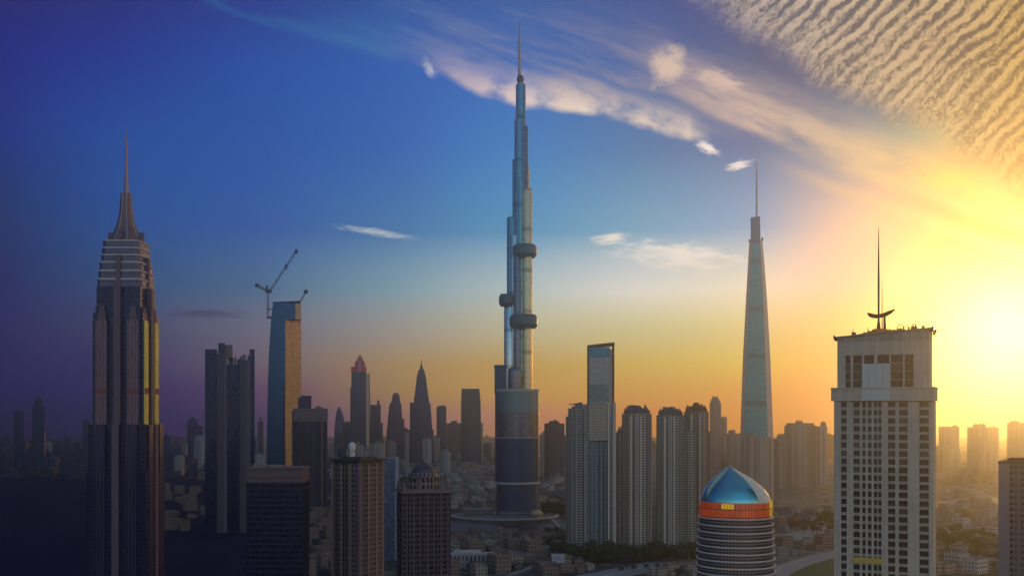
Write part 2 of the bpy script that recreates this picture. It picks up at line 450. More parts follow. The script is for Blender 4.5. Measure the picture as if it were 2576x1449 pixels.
# ================================================================== GROUND
def structure(o, ): o['kind'] = 'structure'; return o
gm = bpy.data.materials.new('city_ground'); gm.use_nodes = True
nt = gm.node_tree; p = nt.nodes['Principled BSDF']
t_ = nt.nodes.new('ShaderNodeTexCoord')
n1 = noise(nt, t_.outputs['Object'], 0.004, 6, 0.6)
n2 = noise(nt, t_.outputs['Object'], 0.03, 5, 0.6)
vo = nt.nodes.new('ShaderNodeTexVoronoi'); vo.feature = 'DISTANCE_TO_EDGE'; vo.inputs['Scale'].default_value = 0.011
nt.links.new(t_.outputs['Object'], vo.inputs['Vector'])
roadm = S(nt, vo.outputs['Distance']).step(0.05, 0.035)
vc = nt.nodes.new('ShaderNodeTexVoronoi'); vc.inputs['Scale'].default_value = 0.07
nt.links.new(t_.outputs['Object'], vc.inputs['Vector'])
plot = nt.nodes.new('ShaderNodeSeparateXYZ'); nt.links.new(vc.outputs['Color'], plot.inputs[0])
c = ramp(nt, n1 * 0.3 + n2 * 0.7, [(0.3, (0.02, 0.028, 0.02)), (0.46, (0.055, 0.048, 0.042)), (0.58, (0.12, 0.095, 0.08)), (0.75, (0.22, 0.18, 0.14))])
sg = nt.nodes.new('ShaderNodeSeparateXYZ'); nt.links.new(t_.outputs['Object'], sg.inputs[0])
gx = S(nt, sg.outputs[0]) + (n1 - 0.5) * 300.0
sand = ramp(nt, n1 * 0.3 + n2 * 0.7, [(0.3, (0.16, 0.14, 0.08)), (0.5, (0.36, 0.28, 0.19)), (0.7, (0.55, 0.45, 0.33))])  # pale tones of the golden haze glow on the right-hand ground
c = mix(nt, gx.step(120.0, 420.0), c, sand)  # paler towards the right: golden haze glow put into the ground colour
c = mix(nt, S(nt, plot.outputs[0]).step(0.55, 0.6) * 0.4, c, (0.05, 0.048, 0.048))
c = mix(nt, S(nt, plot.outputs[1]).step(0.86, 0.88) * 0.6, c, (0.26, 0.22, 0.20))
c = mix(nt, roadm * 0.8, c, (0.09, 0.085, 0.085))
c = mix(nt, gx.step(-120.0, -330.0) * 0.95, c, (0.003, 0.008, 0.04))  # left ground painted near-black navy: the gloom there is in the colour
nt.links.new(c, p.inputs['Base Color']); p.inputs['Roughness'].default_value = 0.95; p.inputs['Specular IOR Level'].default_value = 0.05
b = MB()
N = 40
for i in range(N):
    for j in range(N):
        x0, x1 = -9000 + 18000 * i / N, -9000 + 18000 * (i + 1) / N
        y0, y1 = -2500 + 11000 * j / N, -2500 + 11000 * (j + 1) / N
        b.face([(x0, y0, 0), (x1, y0, 0), (x1, y1, 0), (x0, y1, 0)])
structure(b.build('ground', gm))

def sheet_from_px(name, pts, z, mat):
    b = MB(); b.face([ground_xy(u, v) + (z,) for u, v in pts]); return structure(b.build(name, mat))
def ribbon(name, line, w, z, mat, thick=0.0):
    P = [Vector(ground_xy(u, v)) for u, v in line]
    # smooth
    Q = []
    for i in range(len(P) - 1):
        p0, p1, p2, p3 = P[max(i - 1, 0)], P[i], P[i + 1], P[min(i + 2, len(P) - 1)]
        for s in range(8):
            t = s / 8
            Q.append(0.5 * ((2 * p1) + (p2 - p0) * t + (2 * p0 - 5 * p1 + 4 * p2 - p3) * t * t + (3 * p1 - p0 - 3 * p2 + p3) * t ** 3))
    Q.append(P[-1])
    b = MB(); L = []
    for i, q in enumerate(Q):
        d = (Q[min(i + 1, len(Q) - 1)] - Q[max(i - 1, 0)]).normalized(); nrm = Vector((-d.y, d.x))
        L.append((q + nrm * w / 2, q - nrm * w / 2))
    s = 0
    for i in range(len(Q) - 1):
        a, c_ = L[i]; a2, c2 = L[i + 1]; l = (Q[i + 1] - Q[i]).length
        b.face([(c_.x, c_.y, z), (c2.x, c2.y, z), (a2.x, a2.y, z), (a.x, a.y, z)], [(0, s), (0, s + l), (w, s + l), (w, s)])
        if thick:
            b.face([(c_.x, c_.y, z - thick), (c2.x, c2.y, z - thick), (c2.x, c2.y, z), (c_.x, c_.y, z)])
            b.face([(a2.x, a2.y, z - thick), (a.x, a.y, z - thick), (a.x, a.y, z), (a2.x, a2.y, z)])
        s += l
    return structure(b.build(name, mat))
def road_mat(name, base, lanes, width):
    m = bpy.data.materials.new(name); m.use_nodes = True
    nt = m.node_tree; p = nt.nodes['Principled BSDF']
    uvn = nt.nodes.new('ShaderNodeUVMap'); s = nt.nodes.new('ShaderNodeSeparateXYZ'); nt.links.new(uvn.outputs[0], s.inputs[0])
    x, z = S(nt, s.outputs[0]), S(nt, s.outputs[1])
    f = (x * (lanes / width)).m('FRACT')
    line = (f - 0.5).m('ABSOLUTE').gt(0.46) * (z / 12.0).m('FRACT').lt(0.5)
    med = (x - width / 2).m('ABSOLUTE').lt(1.6)
    n = noise(nt, comb(nt, x * 0.3, z * 0.02), 1.0, 5)
    c = mix(nt, n, tuple(q * 0.75 for q in base), tuple(q * 1.25 for q in base))
    c = mix(nt, line, c, (0.6, 0.58, 0.55)); c = mix(nt, med, c, (0.42, 0.38, 0.34))
    nt.links.new(c, p.inputs['Base Color']); p.inputs['Roughness'].default_value = 0.65
    return m
HWY = road_mat('highway_concrete', (0.26, 0.235, 0.22), 10, 44)
ASPH = road_mat('asphalt', (0.07, 0.066, 0.066), 4, 18)
ribbon('highway', [(1380, 1475), (1500, 1452), (1620, 1428), (1745, 1402), (1850, 1385), (1990, 1352), (2100, 1325), (2250, 1290), (2480, 1248)], 44, 0.6, HWY, 0.6)
ribbon('slip_road', [(1900, 1480), (1960, 1438), (2030, 1410), (2100, 1392), (2220, 1372), (2330, 1350), (2500, 1325)], 30, 0.45, HWY, 0.45)
ribbon('road', [(1180, 1480), (1300, 1440), (1420, 1395), (1470, 1370), (1415, 1330), (1380, 1290)], 16, 0.3, ASPH, 0.3)
ribbon('boulevard', [(1040, 1400), (1140, 1350), (1240, 1345), (1360, 1350), (1440, 1360)], 16, 0.32, ASPH, 0.32)
ribbon('far_road', [(2360, 1215), (2440, 1232), (2515, 1262), (2590, 1300)], 26, 0.28, HWY, 0.28)
LAWN = plain('lawn_grass', (0.06, 0.10, 0.025), 0.95, 0, 0.35, 0.05)
sheet_from_px('lawn', [(1975, 1455), (2020, 1425), (2100, 1403), (2300, 1385), (2360, 1385), (2300, 1455)], 0.12, LAWN)
sheet_from_px('park', [(2360, 1380), (2515, 1345), (2600, 1360), (2600, 1480), (2360, 1480)], 0.11, plain('park_grass', (0.075, 0.085, 0.03), 0.95, 0, 0.5, 0.02))
wm = plain('lake_water', (0.012, 0.016, 0.03), 0.45, 0.0, 0.1)
wm.node_tree.nodes['Principled BSDF'].inputs['Specular IOR Level'].default_value = 0.15
ribbon_l = [ground_xy(UC + (u - UC), v) for u, v in ((1080, 1312), (1200, 1316), (1330, 1319), (1440, 1312), (1470, 1322), (1430, 1341), (1330, 1346), (1200, 1343), (1090, 1338), (1050, 1325))]
b = MB(); b.face([(x, y, 0.14) for x, y in ribbon_l]); structure(b.build('lake', wm))

# ================================================================== TALLEST STEPPED TOWER
t = T('stepped_skyscraper', 'tallest glass skyscraper stepping up in round tubes to a thin spire, on the round plaza', 'skyscraper', 1308, 1796)
SILV = curtain('silver_glass', (0.74, 0.74, 0.70), 3.9, 2.0, 0.2, 0.9, 0.7, 0.12, 62)
SILVW = curtain('painted_sun_gold', (1.0, 0.72, 0.38), 3.9, 2.0, 0.25, 0.45, 0.8, 0.1, 68)  # gold of the low sun painted into the right-hand tubes
SILVT = curtain('teal_sky_reflection', (0.20, 0.44, 0.46), 3.9, 2.0, 0.2, 0.85, 0.55, 0.2, 74)  # teal sky reflection of the left tubes put into the colour
SILVD = curtain('navy_glass', (0.035, 0.085, 0.16), 3.9, 2.2, 0.3, 0.35, 0.7, 0.2)
SILVG = curtain('grey_panels', (0.20, 0.21, 0.25), 3.9, 2.4, 0.25, 0.7, 0.7, 0.15)
RING = plain('ring_metal', (0.06, 0.13, 0.14), 0.4, 0.0)
k = t.k
def lobe(u0, u1, v, yc, mats, vb=988, cap=1.4, name='tube', n=28):
    r = (u1 - u0) / 2 * k
    cx = t.X((u0 + u1) / 2)
    zb = t.Z(vb) if vb is not None else 0.0
    zt = t.Z(v)
    return t.part(name, lambda b: b.lathe([(r, zb), (r, zt - cap), (r * 0.92, zt - cap * 0.3), (r * 0.55, zt)], n, cx, yc), mats)
lobe(1297.5, 1322.5, 210, 6, SILVT)
lobe(1294, 1319, 300, 0, SILVT)
lobe(1304, 1328.5, 317, 2, SILVG)
lobe(1289, 1315, 400, 3, SILVT)
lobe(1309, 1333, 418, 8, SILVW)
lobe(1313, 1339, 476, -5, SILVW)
lobe(1301, 1318, 452, -4, SILVT)
lobe(1283, 1305, 592, 0, SILV)
lobe(1275, 1300, 545, 5, SILVT)
lobe(1268, 1296, 745, 3, SILV)
lobe(1291, 1313, 640, -5, SILVG)
lobe(1278, 1312, 925, -12, SILVG, 988, 7)
t.part('west_wing', lambda b: (b.box(t.X(1244), t.X(1292), -4, 22, t.Z(990), t.Z(924)), b.box(t.X(1243), t.X(1293), -5, 23, t.Z(924), t.Z(918))), [SILVD])
def ring(u0, u1, v0, v1, yc):
    r = (u1 - u0) / 2 * k; cx = t.X((u0 + u1) / 2); a, c_ = t.Z(v1), t.Z(v0); h = c_ - a
    t.part('ring', lambda b: b.lathe([(r * 0.84, a), (r, a + h * 0.26), (r, a + h * 0.74), (r * 0.84, c_)], 16, cx, yc, 0, False), RING)
ring(1287, 1351, 616, 648, 1)
ring(1255, 1298, 740, 770, 2)
ring(1280, 1353, 792, 826, -1)
dr = 56 * k; dcx = t.X(1301)
def drum(v0, v1, mats, name, rr=1.0, cap=False):
    t.part(name, lambda b: b.lathe([(dr * rr, t.Z(v1)), (dr * rr, t.Z(v0))], 44, dcx, 9, 0, True, 1.0, 0.95), mats)
drum(985, 1036, curtain('slate_teal', (0.20, 0.29, 0.31), 3.9, 2.4, 0.35, 0.5, 0.7, 0.15), 'drum_glass', 1.0)
drum(1036, 1099, SILVG, 'drum_panels', 1.0)
drum(1101, 1211, SILVD, 'drum_glass', 1.0)
drum(979, 985, PALE, 'drum_cornice', 1.015)
drum(1099, 1101.5, PALE, 'drum_ledge', 1.012)
drum(1211, 1216, PALE, 'drum_ledge', 1.03)
drum(1216, 1306, SILVD, 'drum_base', 0.93)
t.part('spire', lambda b: b.path([(t.X(1310), 6, t.Z(212)), (t.X(1310), 6, t.Z(190)), (t.X(1307), 6, t.Z(188)), (t.X(1307), 6, t.Z(95)), (t.X(1307), 6, t.Z(54))], [5.0, 4.2, 2.6, 1.7, 0.7]), plain('spire_metal', (0.30, 0.24, 0.22), 0.35, 0.7))
t.part('spire_collar', lambda b: (b.lathe([(5.0, t.Z(206)), (6.2, t.Z(198)), (4.2, t.Z(188))], 12, t.X(1309), 6), b.box(t.X(1302.5), t.X(1305), 3, 8, t.Z(200), t.Z(188)), b.box(t.X(1312), t.X(1315), 3, 8, t.Z(203), t.Z(191))), DARKM)

# round plaza and pavilion under it
t = T('plaza_podium', 'low round podium with a pale curved rim at the foot of the tallest tower', 'podium', 1270, 1770)
t.part('plinth', lambda b: b.lathe([(88, 0), (88, 3), (80, 3.2), (80, 4), (60, 4.3)], 56, 0, 30, 0, False, 1.0, 0.85), [plain('podium_stone', (0.17, 0.155, 0.15), 0.8)])
t.part('rim', lambda b: b.loft([[(r * math.cos(a), 30 + r * 0.85 * math.sin(a), z) for a in [2 * math.pi * i / 56 for i in range(56)]] for r, z in ((87, 1.6), (90, 1.8), (90, 3.4), (87, 3.6))], 0, True, False), PALE)
t.part('terrace_block', lambda b: (b.box(-70, -20, 10, 40, 4.2, 15), b.box(-10, 42, 2, 46, 4.2, 12), b.box(20, 60, 20, 70, 4.2, 20)), [facade('podium_facade', (0.2, 0.18, 0.18), (0.03, 0.035, 0.05), 4.5, 5, 0.5, 0.6)])
t = T('pavilion', 'small warm sunlit pavilion on the right edge of the round plaza', 'pavilion', 1350, 1745)
wmat = plain('sun_tinted_stone', (0.55, 0.36, 0.2), 0.6)  # orange sunlight painted into the pavilion's wall colour
t.part('hall', lambda b: b.lathe([(9, 0), (9, 8), (10.5, 8.3), (10.5, 10)], 20, 0, 12), wmat)
t.part('roof', lambda b: b.lathe([(10, 10.02), (9, 13), (6, 15.5), (1, 16.5)], 24, 0, 12), wmat)

# ================================================================== SPIRED TOWER ON THE LEFT
t = T('spire_tower', 'broad art deco tower with long needle spire, lit yellow on its right flank', 'skyscraper', 312, 1000, None, 0, False)
k = t.k
TAN = facade('tan_stone', (0.72, 0.43, 0.17), (0.06, 0.06, 0.08), 3.7, 3.0, 0.5, 0.45, 0.0, 0.6, 0.2, 0.3, 0.18)
TANB = facade('shade_painted_bays', (0.24, 0.135, 0.16), (0.10, 0.07, 0.09), 3.7, 3.0, 1.0, 0.3, 0.0, 0.6, 0.2, 0.3, 0.18)  # shaded copy of the bays for the faces away from the sun
LOWB = facade('dusky_bays', (0.05, 0.033, 0.07), (0.03, 0.03, 0.07), 3.7, 3.0, 1.0, 0.4)  # bay colour darkened further: gloom of the lower left painted in
TANY = facade('sun_painted_bays', (0.72, 0.60, 0.12), (0.5, 0.4, 0.06), 3.7, 3.0, 1.0, 0.2, 0.0, 0.6, 0.3, 0.3, 0.12)  # sunlit copy of the bays: yellow sunlight painted on the right flank
TANP = plain('tan_pier', (0.17, 0.10, 0.12), 0.6)
NAVYF = facade('dark_window_bays', (0.04, 0.045, 0.10), (0.02, 0.03, 0.06), 3.7, 2.4, 0.6, 0.7, 0.1, 0.5, 0.15, 0.5, 0.25)
CROWN = facade('crown_ribs', (0.13, 0.13, 0.19), (0.05, 0.05, 0.08), 6.5, 2.2, 0.45, 0.35, 0.3, 0.45)
REDB = plain('red_band', (0.28, 0.09, 0.07), 0.7)
zs = {v: t.Z(v) for v in (312, 335, 473, 520, 560, 596, 602, 640, 655, 700, 720, 770, 785, 805, 818, 975, 990, 1067, 1165, 1190)}
def sq(s, z, cut=0.0):
    if cut == 0: return [(-s, -s, z), (s, -s, z), (s, s, z), (-s, s, z)]
    return [(-s + cut, -s, z), (s - cut, -s, z), (s, -s + cut, z), (s, s - cut, z), (s - cut, s, z), (-s + cut, s, z), (-s, s - cut, z), (-s, -s + cut, z)]
D0 = 24
t.root.location.x -= 6.5
def sh(o): o.location = (0, D0, 0); return o
sh(t.part('podium', lambda b: b.prism(bays(-28, 28, -28, 28, 4, 1.5), 0, t.Z(1190)), [facade('podium_windows', (0.02, 0.017, 0.065), (0.015, 0.015, 0.05), 3.8, 2.6, 0.6, 0.6)]))  # navy gloom painted into the podium and the lower block
sh(t.part('lower_block', lambda b: b.prism([(x, y) for x, y in bays(-27, 27, -27, 27, 3, 1.6)], t.Z(1190), t.Z(1067)), [facade('lower_windows', (0.04, 0.028, 0.075), (0.02, 0.02, 0.05), 3.8, 2.6, 0.6, 0.6)]))
sh(t.part('shaft', lambda b: b.loft([sq(20.5, t.Z(1067)), sq(20.5, zs[720])]), [NAVYF]))
for sgx, sgy in ((0, -1), (1, 0), (0, 1), (-1, 0)):
    def rot(x, y):  # local frame of a face: x along the face, y outwards
        return (-sgy * x + sgx * y, sgx * x + sgy * y)
    def fbox(b, x0, x1, y0, y1, z0, z1):
        P = [rot(x0, y1), rot(x1, y1), rot(x1, y0), rot(x0, y0)]
        if sum(P[i][0] * P[(i + 1) % 4][1] - P[(i + 1) % 4][0] * P[i][1] for i in range(4)) < 0: P.reverse()
        b.prism(P, z0, z1)
    for s in (-1, 1):
        xa, xb = sorted((s * 9.5, s * 20.0))
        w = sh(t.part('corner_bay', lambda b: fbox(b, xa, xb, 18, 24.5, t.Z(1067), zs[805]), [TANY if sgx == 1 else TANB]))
        sh(t.part('lower_bay', lambda b: fbox(b, xa, xb, 24, 28.9, 0, t.Z(1069)), [LOWB]))
        t.part('turret', lambda b: (fbox(b, s * 14.5 - 3.6, s * 14.5 + 3.6, 19.5, 23.6, zs[805], t.Z(785)), fbox(b, s * 14.5 - 2.4, s * 14.5 + 2.4, 20, 23, t.Z(785), t.Z(770))), TANP, None, w)
        t.part('band', lambda b: fbox(b, xa + .3, xb - .3, 20, 24.65, zs[990], zs[975]), REDB, None, w)
        sh(t.part('fin', lambda b: fbox(b, s * 22.3 - 1.2, s * 22.3 + 1.2, 17, 21.5, t.Z(1067), t.Z(787)), NAVYF))
    sh(t.part('pier', lambda b: (fbox(b, -3.2, 3.2, 19, 29.4, 0, t.Z(1067)), fbox(b, -3.2, 3.2, 19, 25.2, t.Z(1067), zs[720]), fbox(b, -2.2, 2.2, 17, 22.0, zs[720], t.Z(640)), fbox(b, -1.2, 1.2, 12, 17.0, t.Z(640), t.Z(575))), TANP))
def tier(name, s, va, vb, c):
    def fn(b):
        za, zb = t.Z(va), t.Z(vb); n = 3
        for i in range(n):
            a, e = za + (zb - za) * i / n, za + (zb - za) * (i + 1) / n; hh = e - a
            q = s * (1 - 0.035 * i)
            b.loft([sq(q, a, c), sq(q, e - hh * .22, c)]); b.loft([sq(q + .7, e - hh * .22, c), sq(q + .7, e, c)], 1)
    sh(t.part(name, fn, [CROWN, PALE]))
tier('crown_tier', 21.0, 720, 655, 4)
tier('crown_tier', 18.6, 655, 600, 4.5)
def flare(b):
    pr = [(602, 13.6), (585, 11.4), (560, 7.9), (535, 5.9), (510, 4.9), (490, 4.5), (474, 4.2)]
    b.loft([sq(s, t.Z(v), s * 0.35) for v, s in pr])
    for a in range(8):
        an = R(a * 45 + 22.5)
        P = [(s * 1.08 * math.cos(an), s * 1.08 * math.sin(an), t.Z(v)) for v, s in pr]
        b.path(P, [0.75] * len(P), 5, 1)
sh(t.part('flared_roof', flare, [plain('roof_copper', (0.24, 0.12, 0.09), 0.5, 0.4), plain('roof_ribs', (0.33, 0.30, 0.3), 0.5, 0.3)]))
sh(t.part('spire', lambda b: b.path([(0, 0, t.Z(476)), (0, 0, t.Z(430)), (0, 0, t.Z(370)), (0, 0, t.Z(345)), (0, 0, t.Z(312))], [2.4, 1.8, 1.1, 0.9, 0.35], 8), plain('needle', (0.30, 0.19, 0.17), 0.35, 0.6)))

# ================================================================== DARK HORNED TOWER
t = T('horned_tower', 'dark blue tower with horn-like corner slabs rising over an untidy roof', 'skyscraper', 578, 1560)
GN = facade('dark_blue_bays', (0.008, 0.03, 0.11), (0.015, 0.03, 0.06), 3.8, 2.2, 0.8, 0.8, 0.4, 0.3, 0.12, 0.6)
GG = facade('grey_bays', (0.15, 0.125, 0.15), (0.05, 0.05, 0.09), 3.8, 2.6, 0.4, 0.4, strip=5)
t.block('slab', 516, 546, 879, 0, 34, [GN, ROOF], None, 1)
t.block('bay', 546, 571, 890, -3, 36, [GG, ROOF], None, 1)
t.block('bay', 571, 603, 918, 1, 36, [GN, ROOF], None, 1)
t.block('bay', 603, 630, 905, -2, 36, [GG, ROOF], None, 1)
t.block('slab', 629, 641, 877, 2, 30, [GN, ROOF], None, 1)
t.block('corner_horn', 549, 566, 863, 2, 10, [GN, ROOF], 890, 1)
t.block('corner_horn', 566, 585, 867, 6, 16, [facade('warm_core', (0.3, 0.18, 0.13), (0.05, 0.04, 0.05))], 900)
def clutter(t, u0, u1, v, y0, y1, n, seed, hmax=5.0, name='roof_plant', mat=None, parent=None):
    rr = random.Random(seed)
    def fn(b):
        for i in range(n):
            x = rr.uniform(t.X(u0), t.X(u1)); y = rr.uniform(y0, y1); s = rr.uniform(.12, .3) * (t.X(u1) - t.X(u0)) * .5
            hh = rr.uniform(.25, 1) * hmax
            b.box(x - s, x + s, y - s * .7, y + s * .7, t.Z(v) - 0.4 - 0.01 * i, t.Z(v) + hh)
            if rr.random() < .4: b.tube((x, y, t.Z(v) + hh - .2), (x, y, t.Z(v) + hh * 1.6), .25, .15, 5)
    return t.part(name, fn, mat or plain('roof_units', (0.22, 0.18, 0.17), 0.7), None, parent)
clutter(t, 575, 600, 918, 4, 30, 10, 3, 16)
clutter(t, 604, 628, 905, 2, 30, 9, 4, 9)

# ================================================================== TOWER WITH THE CRANE
t = T('glass_slab_tower', 'tall leaning-edged blue and gold glass tower topped by a crane', 'skyscraper', 714, 2000)
BLUEG = curtain('blue_glass', (0.02, 0.09, 0.20), 3.9, 1.8, 0.2, 0.75, 0.6, 0.2)
GOLDG = curtain('gold_reflection', (0.70, 0.40, 0.15), 3.9, 2.0, 0.4, 0.35, 0.75, 0.45)  # golden reflection put into the base colour of the wing
def slab(b):
    X, Z = t.X, t.Z
    prof = [(1300, 672), (1060, 672), (960, 674), (880, 677), (803, 682), (762, 687)]
    b.loft([[(X(a), 0, Z(v) if v < 1290 else 0), (X(717.5), 0, Z(v) if v < 1290 else 0), (X(717.5), 34, Z(v) if v < 1290 else 0), (X(a), 34, Z(v) if v < 1290 else 0)] for v, a in prof])
    b.box(X(717.6), X(743), 0.02, 33.9, Z(803), Z(762))
t.part('body', slab, BLUEG)
def gold(b):
    X, Z = t.X, t.Z
    G = lambda a, c_, z: [(X(a), 0.6, z), (X(c_), 22, z), (X(c_), 44, z), (X(a), 33.5, z)]  # front slanted to catch the golden sky light
    b.loft([G(717.6, 758.5, 0), G(717.6, 758.5, Z(1000)), G(717.6, 758, Z(803.2))])
    b.box(X(743.1), X(757.5), .3, 33.5, Z(803), Z(762))
t.part('gold_wing', gold, GOLDG)
t.part('parapet', lambda b: b.loft([[(t.X(686), -1, t.Z(763)), (t.X(756), -1, t.Z(759)), (t.X(756), 31, t.Z(759)), (t.X(686), 31, t.Z(763))], [(t.X(686), -1, t.Z(760)), (t.X(756), -1, t.Z(756)), (t.X(756), 31, t.Z(756)), (t.X(686), 31, t.Z(760))]]), DARKM)
t.part('dark_edge', lambda b: b.box(t.X(711), t.X(717.4), -1.4, 3, 0, t.Z(960)), NAVYF)
# crane
cr = T('tower_crane', 'dark luffing tower crane with raised jib above the blue and gold glass tower', 'crane', 674, 1995)
CM = plain('crane_steel', (0.06, 0.055, 0.07), 0.6, 0.2)
def lattice(b, p0, p1, w, n, r=0.35):
    p0, p1 = Vector(p0), Vector(p1); d = (p1 - p0).normalized(); a = d.cross(Vector((0, 1, 0))).normalized(); c_ = Vector((0, 1, 0))
    off = [a * w + c_ * w, -a * w + c_ * w, -a * w - c_ * w, a * w - c_ * w]
    for o in off: b.tube(p0 + o, p1 + o, r, r, 4)
    for i in range(n):
        q0, q1 = p0.lerp(p1, i / n), p0.lerp(p1, (i + 1) / n)
        for j in range(4): b.tube(q0 + off[j], q1 + off[(j + 1) % 4], r * .7, r * .7, 4)
X, Z = cr.X, cr.Z
cr.part('mast', lambda b: (lattice(b, (X(674), 0, Z(800)), (X(674), 0, Z(733)), 1.8, 12, 0.5), b.box(X(672.5), X(690), 1, 9, Z(800), Z(796)), b.box(X(672.5), X(690), 1, 7, Z(778), Z(776))), CM)
cr.part('slewing_platform', lambda b: (b.box(X(668), X(683), -3, 3, Z(737), Z(728)), b.box(X(669), X(674), -2, 2, Z(728), Z(718))), CM)
cr.part('jib', lambda b: (lattice(b, (X(680), 0, Z(731)), (X(748), 0, Z(626)), 1.5, 26, 0.45), b.box(X(717), X(723), -2, 2, Z(675), Z(664)), b.box(X(742), X(749), -1.8, 1.8, Z(636), Z(625))), CM)
cr.part('counter_jib', lambda b: (lattice(b, (X(671), 0, Z(731)), (X(643), 0, Z(717)), 1.6, 8, 0.6), b.box(X(642), X(651), -2.5, 2.5, Z(723), Z(714.5))), CM)
cr.part('hoist_rope', lambda b: (b.tube((X(748), 0, Z(626)), (X(762), 2, Z(680)), .22, .22, 4), b.tube((X(762), 2, Z(680)), (X(769), 4, Z(731)), .22, .22, 4)), plain('rope', (0.2, 0.2, 0.24), 0.7))
dv = T('roof_hoist', 'short slanted hoist arm with ball end on the crane tower roof corner', 'crane', 757, 1996)
X, Z = dv.X, dv.Z
dv.part('arm', lambda b: lattice(b, (X(755), 4, Z(759)), (X(768), 4, Z(736)), 1.0, 8, 0.5), CM)
dv.part('ball_end', lambda b: b.lathe([(0.5, Z(739)), (3.4, Z(736)), (4.2, Z(733)), (3.4, Z(730)), (0.5, Z(727.5))], 12, X(770), 4), CM)

# ================================================================== CAPPED STONE TOWER
t = T('capped_tower', 'brown stone tower with a dark square cap house, right of the crane tower', 'skyscraper', 780, 1780)
BRN = facade('brown_stone', (0.08, 0.06, 0.09), (0.03, 0.035, 0.06), 3.6, 3.2, 0.5, 0.5, strip=7.0)
t.part('body', lambda b: b.prism(bays(t.X(737), t.X(822), 0, 40, 4, 2.0), 0, t.Z(1032)), [BRN])
t.part('upper_floors', lambda b: b.box(t.X(738.5), t.X(825), -1.2, 42, t.Z(1060), t.Z(1027)), [facade('mottled_stone', (0.2, 0.15, 0.15), (0.06, 0.05, 0.06), 6, 5, 0.5, 0.5, stain=0.45)])
t.part('cap_house', lambda b: (b.box(t.X(750), t.X(783), 4, 24, t.Z(1027), t.Z(1000)), b.box(t.X(756), t.X(785), 6, 22, t.Z(1000), t.Z(995))), [NAVYF])
t.block('pilaster', 808, 812, 1040, -2.6, 2, TANP)
clutter(t, 788, 822, 1027, 4, 30, 6, 8, 4)

# ================================================================== FRONT LEFT BLOCKS
t = T('dark_office_block', 'near dark office block with a tan roof parapet, in the lower left', 'office block', 690, 700, None, -14)
DK = facade('dark_office', (0.008, 0.010, 0.05), (0.012, 0.014, 0.04), 3.6, 2.0, 0.6, 0.7, 0.2, 0.4)
wd = 34
t.part('body', lambda b: b.box(-18.3, 18.3, 0, 22, 0, t.Z(1213)), [DK])
t.part('parapet', lambda b: (b.box(-18.0, 18.0, 0.3, 21.7, t.Z(1213), t.Z(1200)), b.box(-18.6, 18.6, -.5, 22.5, t.Z(1200), t.Z(1196)), b.box(-18.0, 18.0, 0.2, 21.7, t.Z(1196), t.Z(1180)), b.box(-18.7, 18.7, -.6, 22.6, t.Z(1180), t.Z(1175))), [plain('tan_parapet', (0.15, 0.09, 0.095), 0.75)])
clutter(t, 630, 740, 1176, 3, 18, 5, 11, 2.2)

t = T('beige_corner_tower', 'near beige tower seen corner-on with an overhanging dark roof and white roof globe', 'tower block', 904, 750, None, -40)
BG = facade('beige_office', (0.20, 0.125, 0.105), (0.035, 0.025, 0.05), 3.5, 2.9, 0.55, 0.45, strip=8.5, stain=0.15)
a1, a2 = 25, 27
t.part('body', lambda b: b.box(-a1, 0, 0, a2, 0, t.Z(1168)), [BG])
t.part('corner_pier', lambda b: b.box(-2.2, .5, -.5, 2.2, 0, t.Z(1166)), TANP)
for px_ in (-a1, -17, -9):
    t.part('pier', lambda b: b.box(px_ - .2, px_ + 1.4, -.45, 1.5, 0, t.Z(1168)), plain('pier_tan', (0.3, 0.19, 0.13), 0.7))
for py_ in (9, 18, 25.5):
    t.part('pier', lambda b: b.box(-1, .45, py_, py_ + 1.4, 0, t.Z(1168)), plain('pier_tan', (0.3, 0.19, 0.13), 0.7))
t.part('roof', lambda b: (b.box(-a1 - 1.5, 1.5, -1.5, a2 + 1.5, t.Z(1160), t.Z(1155)), b.box(-a1 + .5, -.5, .5, a2 - .5, t.Z(1168), t.Z(1160)), b.box(-a1 + 4, -3, 4, a2 - 4, t.Z(1155), t.Z(1149))), DARKM)
t.part('roof_globe', lambda b: b.lathe([(2.0, t.Z(1150)), (2.0, t.Z(1136)), (2.2, t.Z(1135)), (2.6, t.Z(1129)), (2.5, t.Z(1121)), (1.7, t.Z(1114.5)), (0.3, t.Z(1112))], 18, -10.5, 4.5), plain('white_shell', (0.62, 0.58, 0.55), 0.5))
t.part('roof_tank', lambda b: b.lathe([(3.4, t.Z(1150)), (3.3, t.Z(1136)), (2.2, t.Z(1129)), (0.3, t.Z(1126))], 18, -20.5, 6.5), DARKM)

t = T('slim_blue_tower', 'slim pale blue slab tower beside the beige corner tower', 'tower block', 984, 1260)
t.part('body', lambda b: b.box(t.X(966), t.X(995), 0, 22, 0, t.Z(1153)), [curtain('slate_glass', (0.10, 0.16, 0.27), 3.8, 1.8, 0.25, 0.6)])
t.part('edge_pier', lambda b: b.box(t.X(994), t.X(1003), -1.0, 23, 0, t.Z(1150)), [facade('pale_edge', (0.36, 0.35, 0.38), (0.1, 0.1, 0.14), 3.6, 3, 0.4, 0.4)])

